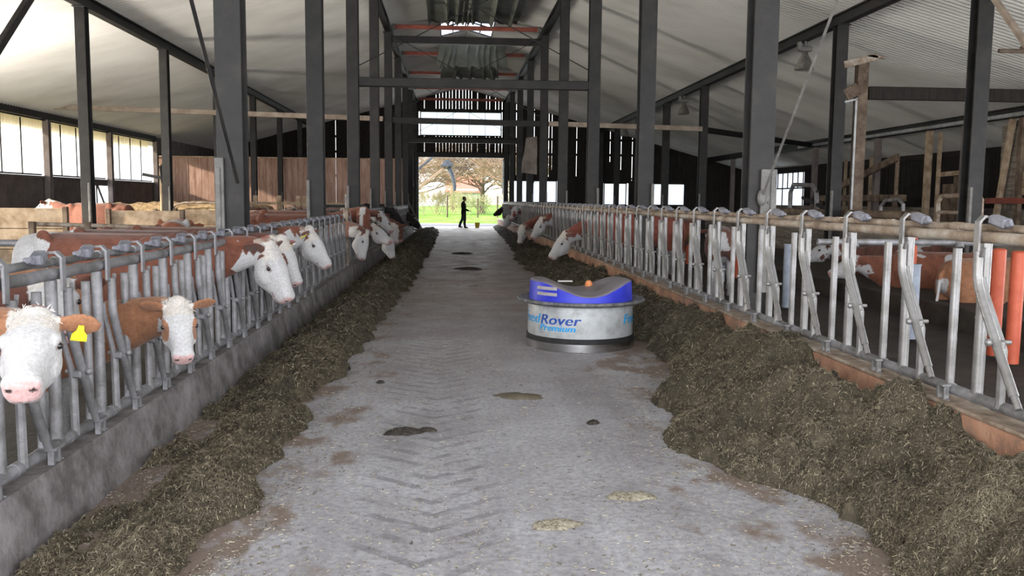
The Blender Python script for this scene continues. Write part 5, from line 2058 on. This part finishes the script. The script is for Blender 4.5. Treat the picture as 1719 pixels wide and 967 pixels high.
tag(o, 'low brown timber bench beneath the slanting plank on the right', 'bench')
mb = MB()
mb.box((0, 0, 1.8), (0.6, 6.2, 0.22), None, 0.01)
build('top', mb, M['wood_mid'], o)
for y in (-2.9, 0, 2.9):
    mb = MB()
    mb.box((0, y, 0.85), (0.12, 0.12, 1.7), None, 0.01)
    build('leg', mb, M['wood_mid'], o)
mb = MB()
planks('board_wall', 16.6, 22.0, 16.6, 44.0, 0.0, 1.5, 5, 'dark plank wall at the back of the right pens', M['wood_grey'], posts=1)
for i, y in enumerate((31.0, 33.0, 35.2)):
    mb = MB()
    mb.box((16.2, y, 1.7), (0.1, 0.12, 3.4), None, 0.008)
    tag(build('thin_post', mb, M['wood_pale']), 'thin pale post before the dark right wall, %s of three' % ('nearest', 'middle', 'farthest')[i], 'post', 'thin posts on the right')
o = empty('pole_bundle', (10.5, 15.6, 4.35))
tag(o, 'bundle of thin poles lying on the dark rail at the upper right', 'poles')
for i, (z, y) in enumerate(((0.05, 0.0), (0.13, 0.12), (0.06, 0.2))):
    mb = MB()
    mb.tube([(-0.55 + 0.5 * i, y, z), (3.4, y - 0.1, z + 0.02)], 0.04, 8)
    build('pole', mb, M['wood_mid'], o, True)
mb = MB()
mb.tube([(0.6, 0.1, 0.05), (0.6, 0.1, 1.45)], 0.008, 6)
mb.tube([(2.6, 0.1, 0.05), (2.6, 0.1, 1.0)], 0.008, 6)
build('hanger_wire', mb, M['steel'], o)

# ---------------------------------------------------------------- outside beyond the doorway
g = MB()
g.box((0.5, 57.0, -0.13), (13, 7.6, 0.2))
struct(build('ground_yard', g, M['apron'], loc=(0, 0, 0)))
g = MB()
N_ = 40
vs = []
for j in range(N_ + 1):
    for i in range(N_ + 1):
        x, y = -70 + 140 * i / N_, 60.5 + 75 * j / N_
        vs.append((x, y, -0.05 + 0.9 * max(0.0, (y - 62) / 40) ** 1.0 * (0.5 + 0.1 * math.sin(x * 0.2)) + 0.05 * math.sin(x * 1.3 + y)))
g.add(vs, [(j * (N_ + 1) + i, j * (N_ + 1) + i + 1, (j + 1) * (N_ + 1) + i + 1, (j + 1) * (N_ + 1) + i) for j in range(N_) for i in range(N_)])
struct(build('ground_meadow', g, M['grass'], smooth=True, loc=(0, 0, 0)))
g = MB()
for (a, b, c_, d_) in ((-90, -14.4, -60, 62), (18.8, 90, -60, 62), (-14.5, 18.9, -60, -3.0), (-90, -6, 53.6, 62), (7, 90, 53.6, 62)):
    g.add([(a, c_, -0.06), (b, c_, -0.06), (b, d_, -0.06), (a, d_, -0.06)], [(0, 1, 2, 3)])
struct(build('ground_outside', g, M['dirt_verge'], loc=(0, 0, 0)))

rg = random.Random(4)


def twigs(mb, p, d, L, r, depth, spread, rnd, minr=0.006, sides=5):
    d = d.normalized()
    n = 3
    pts, q = [p], p.copy()
    dd = d.copy()
    for i in range(n):
        dd = (dd + Vector((rnd.gauss(0, 0.13), rnd.gauss(0, 0.13), rnd.gauss(0, 0.1)))).normalized()
        q = q + dd * (L / n)
        pts.append(q.copy())
    rs = [r * (1 - 0.42 * i / n) for i in range(n + 1)]
    mb.tube(pts, rs, sides if depth > 1 else 3, False)
    if depth <= 0:
        return
    k = rnd.choice((2, 3, 3, 4))
    for i in range(k):
        t = rnd.uniform(0.35, 1.0)
        j = min(n - 1, int(t * n))
        b = pts[j].lerp(pts[j + 1], t * n - j)
        a = rnd.uniform(0, 6.28)
        ax_ = Vector((math.cos(a), math.sin(a), rnd.uniform(-0.2, 0.6)))
        nd = (dd * (1 - spread) + ax_ * spread).normalized()
        twigs(mb, b, nd, L * rnd.uniform(0.6, 0.82), max(minr, r * 0.55), depth - 1, spread, rnd, minr, sides)


def tree(x, y, h, seed, label, mt, depth=5, spread=0.55, group='bare trees beyond the doorway', z=0.2):
    rnd = random.Random(seed)
    o = empty('bare_tree', (x, y, z))
    tag(o, label, 'tree', group)
    mb = MB()
    mb.tube([(0, 0, -0.2), (0.05, 0, h * 0.16), (0.02, 0.05, h * 0.3)], [h * 0.03, h * 0.024, h * 0.02], 8)
    build('trunk', mb, mt, o, True)
    mb = MB()
    for i in range(10):
        a = i * 0.9 + rnd.random()
        twigs(mb, Vector((0.02, 0.03, h * rnd.uniform(0.16, 0.3))), Vector((math.cos(a) * 0.9, math.sin(a) * 0.9, rnd.uniform(0.15, 1.1))), h * 0.29, h * 0.010, depth, spread, rnd, 0.009)
    build('branches', mb, mt, o)
    return o


tree(5.4, 76, 9.5, 1, 'bare reddish tree on the right of the doorway view', M['bark'], 5, 0.6)
tree(3.0, 88, 10.5, 2, 'bare dark-branched tree in the middle of the doorway view', M['bark_dark'], 5, 0.6)
tree(-3.5, 82, 9.0, 3, 'bare tan tree on the left of the doorway view', M['bark'], 5, 0.6)
tree(7.5, 92, 11.0, 6, 'tall bare tree at the far right behind the reddish one', M['bark'], 5, 0.6)
tree(0.0, 104, 12.0, 8, 'pale bare tree farthest back behind the red roof', M['bark'], 5, 0.6, z=0.6)
for i, (x, y, h, mt, lab) in enumerate(((-3.6, 78, 2.8, M['bush'], 'dry straw-coloured bush at the left edge of the doorway view'), (-1.2, 82, 2.6, M['bush'], 'dry many-stemmed bush left of the person beyond the meadow'),
                                        (0.9, 86, 2.2, M['bush_green'], 'yellow-green bush behind the person'), (3.0, 84, 2.2, M['bush_green'], 'yellow-green bush right of the person'), (5.2, 80, 2.8, M['bush'], 'dry reddish bush at the right edge of the doorway view'),
                                        (0.0, 90, 2.6, M['bush'], 'pale dry bush in the middle far hedge'))):
    rnd = random.Random(50 + i)
    mb = MB()
    for k in range(16):
        a = rnd.uniform(0, 6.28)
        twigs(mb, Vector((rnd.gauss(0, 0.5), rnd.gauss(0, 0.3), 0.0)), Vector((math.cos(a) * 0.45, math.sin(a) * 0.45, 1)), h * 0.5, 0.028, 3, 0.42, rnd, 0.012, 4)
    mb.v = [(q[0] + x, q[1] + y, q[2] + 0.15) for q in mb.v]
    tag(build('hedge_bush', mb, mt), lab, 'bush', 'bushes beyond the meadow')

o = empty('farmhouse', (1.6, 122, 0.9))
tag(o, 'farmhouse with a red tiled roof far beyond the bare trees', 'house')
mb = MB()
mb.box((0, 0, 1.1), (4.6, 6.0, 2.2))
build('wall', mb, M['house_wall'], o)
mb = MB()
mb.add([(-2.6, -3.4, 1.7), (2.6, -3.4, 1.7), (2.6, 3.4, 1.7), (-2.6, 3.4, 1.7), (-2.4, 0, 4.2), (2.4, 0, 4.2)], [(0, 1, 5, 4), (1, 2, 5), (2, 3, 4, 5), (3, 0, 4), (3, 2, 1, 0)])
build('roof', mb, M['roof_tile'], o)
for x in (-1.5, 0.0, 1.5):
    f = MB()
    f.box((x, -3.02, 1.2), (0.9, 0.08, 1.0))
    build('window', f, M['white_metal'], o)

# wire fence posts
for i, x in enumerate((-3.0, -0.4, 2.2, 3.9, 5.4)):
    mb = MB()
    mb.tube([(x, 74.5 + 0.2 * i, 0.1), (x, 74.5 + 0.2 * i, 1.75 + 0.2 * (i % 2))], 0.07, 8)
    tag(build('meadow_post', mb, M['bark_dark'], smooth=True), 'wooden fence post beyond the meadow, %s from the left' % ('first', 'second', 'third', 'fourth', 'fifth')[i], 'post', 'meadow fence posts')
mb = MB()
for z in (0.6, 1.0, 1.4):
    mb.tube([(-6, 74.4, z), (8, 75.4, z)], 0.01, 4)
tag(build('meadow_wire', mb, M['galv']), 'wires strung along the meadow fence', 'wire')
mb = MB()
for i in range(60):
    twigs(mb, Vector((rg.uniform(0.3, 4.0), 61.5 + rg.uniform(0, 2.5), -0.03)), Vector((rg.gauss(0, 0.8), rg.gauss(0, 0.4), 0.7)), 0.45, 0.012, 1, 0.6, rg, 0.008, 3)
tag(build('dry_weeds', mb, M['bush']), 'dry weeds along the edge of the yard beyond the person', 'weeds', None, 'stuff')

# conveyor with a hooded spout rising across the doorway
o = empty('conveyor', (-2.6, 63.0, 0.0))
tag(o, 'slanting grain conveyor with a hooded spout seen in the top left of the doorway', 'conveyor')
mb = MB()
mb.beam((-2.0, 0, 0.7), (2.15, 0, 3.93), 0.2, 0.2, bev=0.02)
build('lower_tube', mb, M['conveyor_tan'], o)
mb = MB()
mb.beam((-2.4, 0.3, 1.5), (1.5, 0.3, 4.9), 0.16, 0.16, bev=0.02)
build('upper_tube', mb, M['conveyor_blue'], o)
mb = MB()
mb.add([(1.75, -0.35, 3.93), (2.75, -0.35, 4.0), (2.75, 0.35, 4.0), (1.75, 0.35, 3.93), (2.05, -0.28, 4.38), (2.35, -0.28, 4.43), (2.35, 0.28, 4.43), (2.05, 0.28, 4.38)],
       [(3, 2, 1, 0), (4, 5, 6, 7), (0, 1, 5, 4), (1, 2, 6, 5), (2, 3, 7, 6), (3, 0, 4, 7)])
build('hood', mb, M['conveyor_blue'], o)
mb = MB()
mb.tube([(2.35, 0, 3.95), (2.62, 0, 3.3), (2.78, 0, 2.6), (2.76, 0, 2.25)], [0.17, 0.15, 0.13, 0.12], 12)
build('spout', mb, M['conveyor_blue'], o, True)
mb = MB()
mb.beam((-2.0, 0, 0), (-2.0, 0, 0.7), 0.12, 0.12)
mb.beam((-2.4, 0.3, 0), (-2.4, 0.3, 1.5), 0.12, 0.12)
build('trestle', mb, M['steel'], o)

# yellow bucket
o = empty('bucket', (1.46, 50.6, 0.0))
tag(o, 'yellow bucket standing on the alley near the doorway', 'bucket')
mb = MB()
mb.lathe([(0.0, 0.005), (0.11, 0.005), (0.12, 0.02), (0.15, 0.29), (0.16, 0.3), (0.155, 0.305), (0.143, 0.3), (0.112, 0.02), (0.0, 0.018)], 24)
build('pail', mb, M['yellow'], o, True)
mb = MB()
mb.tube([(0.155 * math.cos(a), 0.155 * math.sin(a) * 0.3, 0.28 - 0.12 * math.sin(a) * 0 + 0.02) for a in np.linspace(0, math.pi, 9)], 0.005, 6)
build('handle', mb, M['galv'], o, True)

# ---------------------------------------------------------------- the person by the doorway
PX, PY = 0.68, 50.0
person = None


def person_build():
    B = np.array([PX, PY, 0.0])
    X, Y, Zv = np.array([1.0, 0, 0]), np.array([0, 1.0, 0]), np.array([0, 0, 1.0])

    def limb(pts, n=16):
        rings = []
        pts = [(np.array(p, float), ra, rb) for p, ra, rb in pts]
        for i, (p, ra, rb) in enumerate(pts):
            a = pts[max(0, i - 1)][0]
            b = pts[min(len(pts) - 1, i + 1)][0]
            t = unit(b - a)
            s_ = unit(np.cross(t, Y)) if abs(t.dot(Y)) < 0.95 else X
            q = unit(np.cross(s_, t))
            rings.append(ring(B + p, s_, q, ra, rb, n))
        return shell(rings)
    out = []
    # faces +X; y is the side axis (near side = -y)
    legs = {-1: [(0.0, -0.09, 0.9), (0.03, -0.1, 0.7), (0.05, -0.1, 0.5), (0.03, -0.1, 0.3), (0.06, -0.1, 0.08)],
            1: [(-0.02, 0.09, 0.9), (-0.05, 0.1, 0.7), (-0.09, 0.1, 0.5), (-0.19, 0.1, 0.3), (-0.25, 0.1, 0.1)]}
    lr = [(0.095, 0.09), (0.085, 0.085), (0.06, 0.06), (0.058, 0.056), (0.04, 0.04)]
    for s_ in (-1, 1):
        out.append(limb([(p, *r) for p, r in zip(legs[s_], lr)]))
        a = legs[s_][-1]
        out.append(limb([((a[0] - 0.05, a[1], a[2] - 0.03), 0.035, 0.035), ((a[0] + 0.05, a[1], a[2] - 0.04), 0.04, 0.04), ((a[0] + 0.16, a[1], a[2] - 0.055), 0.028, 0.038)]))
    out.append(limb([((-0.02, 0, 0.82), 0.1, 0.15), ((-0.02, 0, 0.95), 0.12, 0.165), ((-0.01, 0, 1.08), 0.105, 0.145), ((-0.02, 0, 1.25), 0.12, 0.17), ((-0.04, 0, 1.38), 0.105, 0.185), ((-0.03, 0, 1.45), 0.06, 0.09), ((0.0, 0, 1.52), 0.055, 0.055), ((0.02, 0, 1.58), 0.055, 0.055)], 20))
    # head with nose, chin, brow, ears
    out.append(limb([((0.03, 0, 1.545), 0.05, 0.045), ((0.04, 0, 1.58), 0.082, 0.058), ((0.035, 0, 1.64), 0.093, 0.072), ((0.03, 0, 1.7), 0.098, 0.077), ((0.02, 0, 1.745), 0.085, 0.068), ((0.015, 0, 1.77), 0.045, 0.04)], 20))
    out.append(limb([((0.115, 0, 1.68), 0.01, 0.012), ((0.138, 0, 1.648), 0.014, 0.016), ((0.12, 0, 1.632), 0.012, 0.014)], 8))
    out.append(limb([((0.09, 0, 1.575), 0.02, 0.025), ((0.115, 0, 1.568), 0.018, 0.022)], 8))
    for s_ in (-1, 1):
        out.append(limb([((0.02, s_ * 0.076, 1.62), 0.012, 0.01), ((0.015, s_ * 0.083, 1.66), 0.022, 0.012), ((0.01, s_ * 0.08, 1.69), 0.016, 0.01)], 8))
    # arms: near arm bent forward with the hand out, far arm beside it
    arms = {-1: [(-0.03, -0.2, 1.4), (-0.02, -0.24, 1.26), (0.03, -0.25, 1.1), (0.16, -0.22, 1.03), (0.27, -0.19, 0.985)],
            1: [(-0.03, 0.2, 1.4), (-0.03, 0.24, 1.25), (0.0, 0.24, 1.1), (0.14, 0.2, 1.02), (0.25, 0.16, 1.0)]}
    ar = [(0.06, 0.055), (0.052, 0.05), (0.045, 0.044), (0.038, 0.037), (0.028, 0.027)]
    for s_ in (-1, 1):
        out.append(limb([(p, *r) for p, r in zip(arms[s_], ar)], 14))
        h0 = np.array(arms[s_][-1])
        out.append(limb([(h0 - (0.01, 0, 0), 0.026, 0.024), (h0 + (0.04, 0, -0.008), 0.02, 0.04), (h0 + (0.085, 0, -0.015), 0.016, 0.042)], 12))
        for f, (dy, L) in enumerate(((-0.033, 0.07), (-0.011, 0.082), (0.011, 0.076), (0.033, 0.06))):
            b0 = h0 + (0.08, dy, -0.014)
            out.append(limb([(b0, 0.0095, 0.0095), (b0 + (L * 0.5, dy * 0.15, -0.004), 0.009, 0.009), (b0 + (L * 0.85, dy * 0.15, -0.024), 0.008, 0.008), (b0 + (L, dy * 0.15, -0.038), 0.006, 0.006)], 8))
        t0 = h0 + (0.03, -s_ * 0.03, 0.0)
        out.append(limb([(t0, 0.012, 0.012), (t0 + (0.03, -s_ * 0.028, 0.004), 0.011, 0.011), (t0 + (0.06, -s_ * 0.035, -0.008), 0.008, 0.008)], 8))
    skin = mat('skin', [(0.3, 0.17, 0.12), (0.4, 0.24, 0.18)], 20, 0.6)
    me = fused('body', out, 0.0085, [skin], 2)
    o = link('person', me, None, tuple(B))
    co = np.zeros(len(me.vertices) * 3, np.float32)
    me.vertices.foreach_get('co', co)
    me.vertices.foreach_set('co', (co.reshape(-1, 3) - B.astype(np.float32)).ravel())
    me.update()
    tag(o, 'person in dark clothes walking right with one hand held out near the far doorway', 'person')

    def wear(name, shells, mt, vox=0.012):
        m2 = fused(name, shells, vox, [mt], 2)
        co = np.zeros(len(m2.vertices) * 3, np.float32)
        m2.vertices.foreach_get('co', co)
        m2.vertices.foreach_set('co', (co.reshape(-1, 3) - B.astype(np.float32)).ravel())
        m2.update()
        link(name, m2, o)
    tr = []
    for s_ in (-1, 1):
        rr_ = [(0.115, 0.105), (0.1, 0.095), (0.08, 0.075), (0.078, 0.07), (0.066, 0.06)]
        tr.append(limb([(p, *r) for p, r in zip(legs[s_], rr_)]))
    tr.append(limb([((-0.02, 0, 0.8), 0.12, 0.165), ((-0.02, 0, 0.95), 0.135, 0.178), ((-0.01, 0, 1.04), 0.12, 0.16)], 20))
    wear('trousers', tr, M['cloth_grey'])
    jk = [limb([((-0.02, 0, 0.78), 0.14, 0.185), ((-0.02, 0, 0.92), 0.15, 0.195), ((-0.01, 0, 1.08), 0.14, 0.18), ((-0.02, 0, 1.25), 0.15, 0.205), ((-0.04, 0, 1.39), 0.135, 0.215), ((-0.03, 0, 1.46), 0.085, 0.11), ((-0.01, 0, 1.52), 0.07, 0.07)], 20)]
    for s_ in (-1, 1):
        rr_ = [(0.085, 0.08), (0.075, 0.072), (0.066, 0.064), (0.056, 0.054), (0.046, 0.044)]
        jk.append(limb([(p, *r) for p, r in zip(arms[s_], rr_)], 14))
    wear('jacket', jk, M['cloth_black'])
    hr = [limb([((-0.055, 0, 1.6), 0.03, 0.05), ((-0.02, 0, 1.66), 0.07, 0.078), ((0.0, 0, 1.72), 0.09, 0.083), ((0.015, 0, 1.765), 0.085, 0.075), ((0.015, 0, 1.79), 0.05, 0.045)], 18)]
    wear('hair', hr, M['hair'])
    for s_ in (-1, 1):
        a = legs[s_][-1]
        wear('shoe', [limb([((a[0] - 0.07, a[1], a[2] - 0.02), 0.05, 0.045), ((a[0] + 0.04, a[1], a[2] - 0.035), 0.05, 0.052), ((a[0] + 0.19, a[1], a[2] - 0.055), 0.03, 0.045)]),
                      limb([((a[0], a[1], a[2] - 0.03), 0.05, 0.05), ((a[0] - 0.01, a[1], a[2] + 0.08), 0.055, 0.055)])], M['shoe'])


person_build()
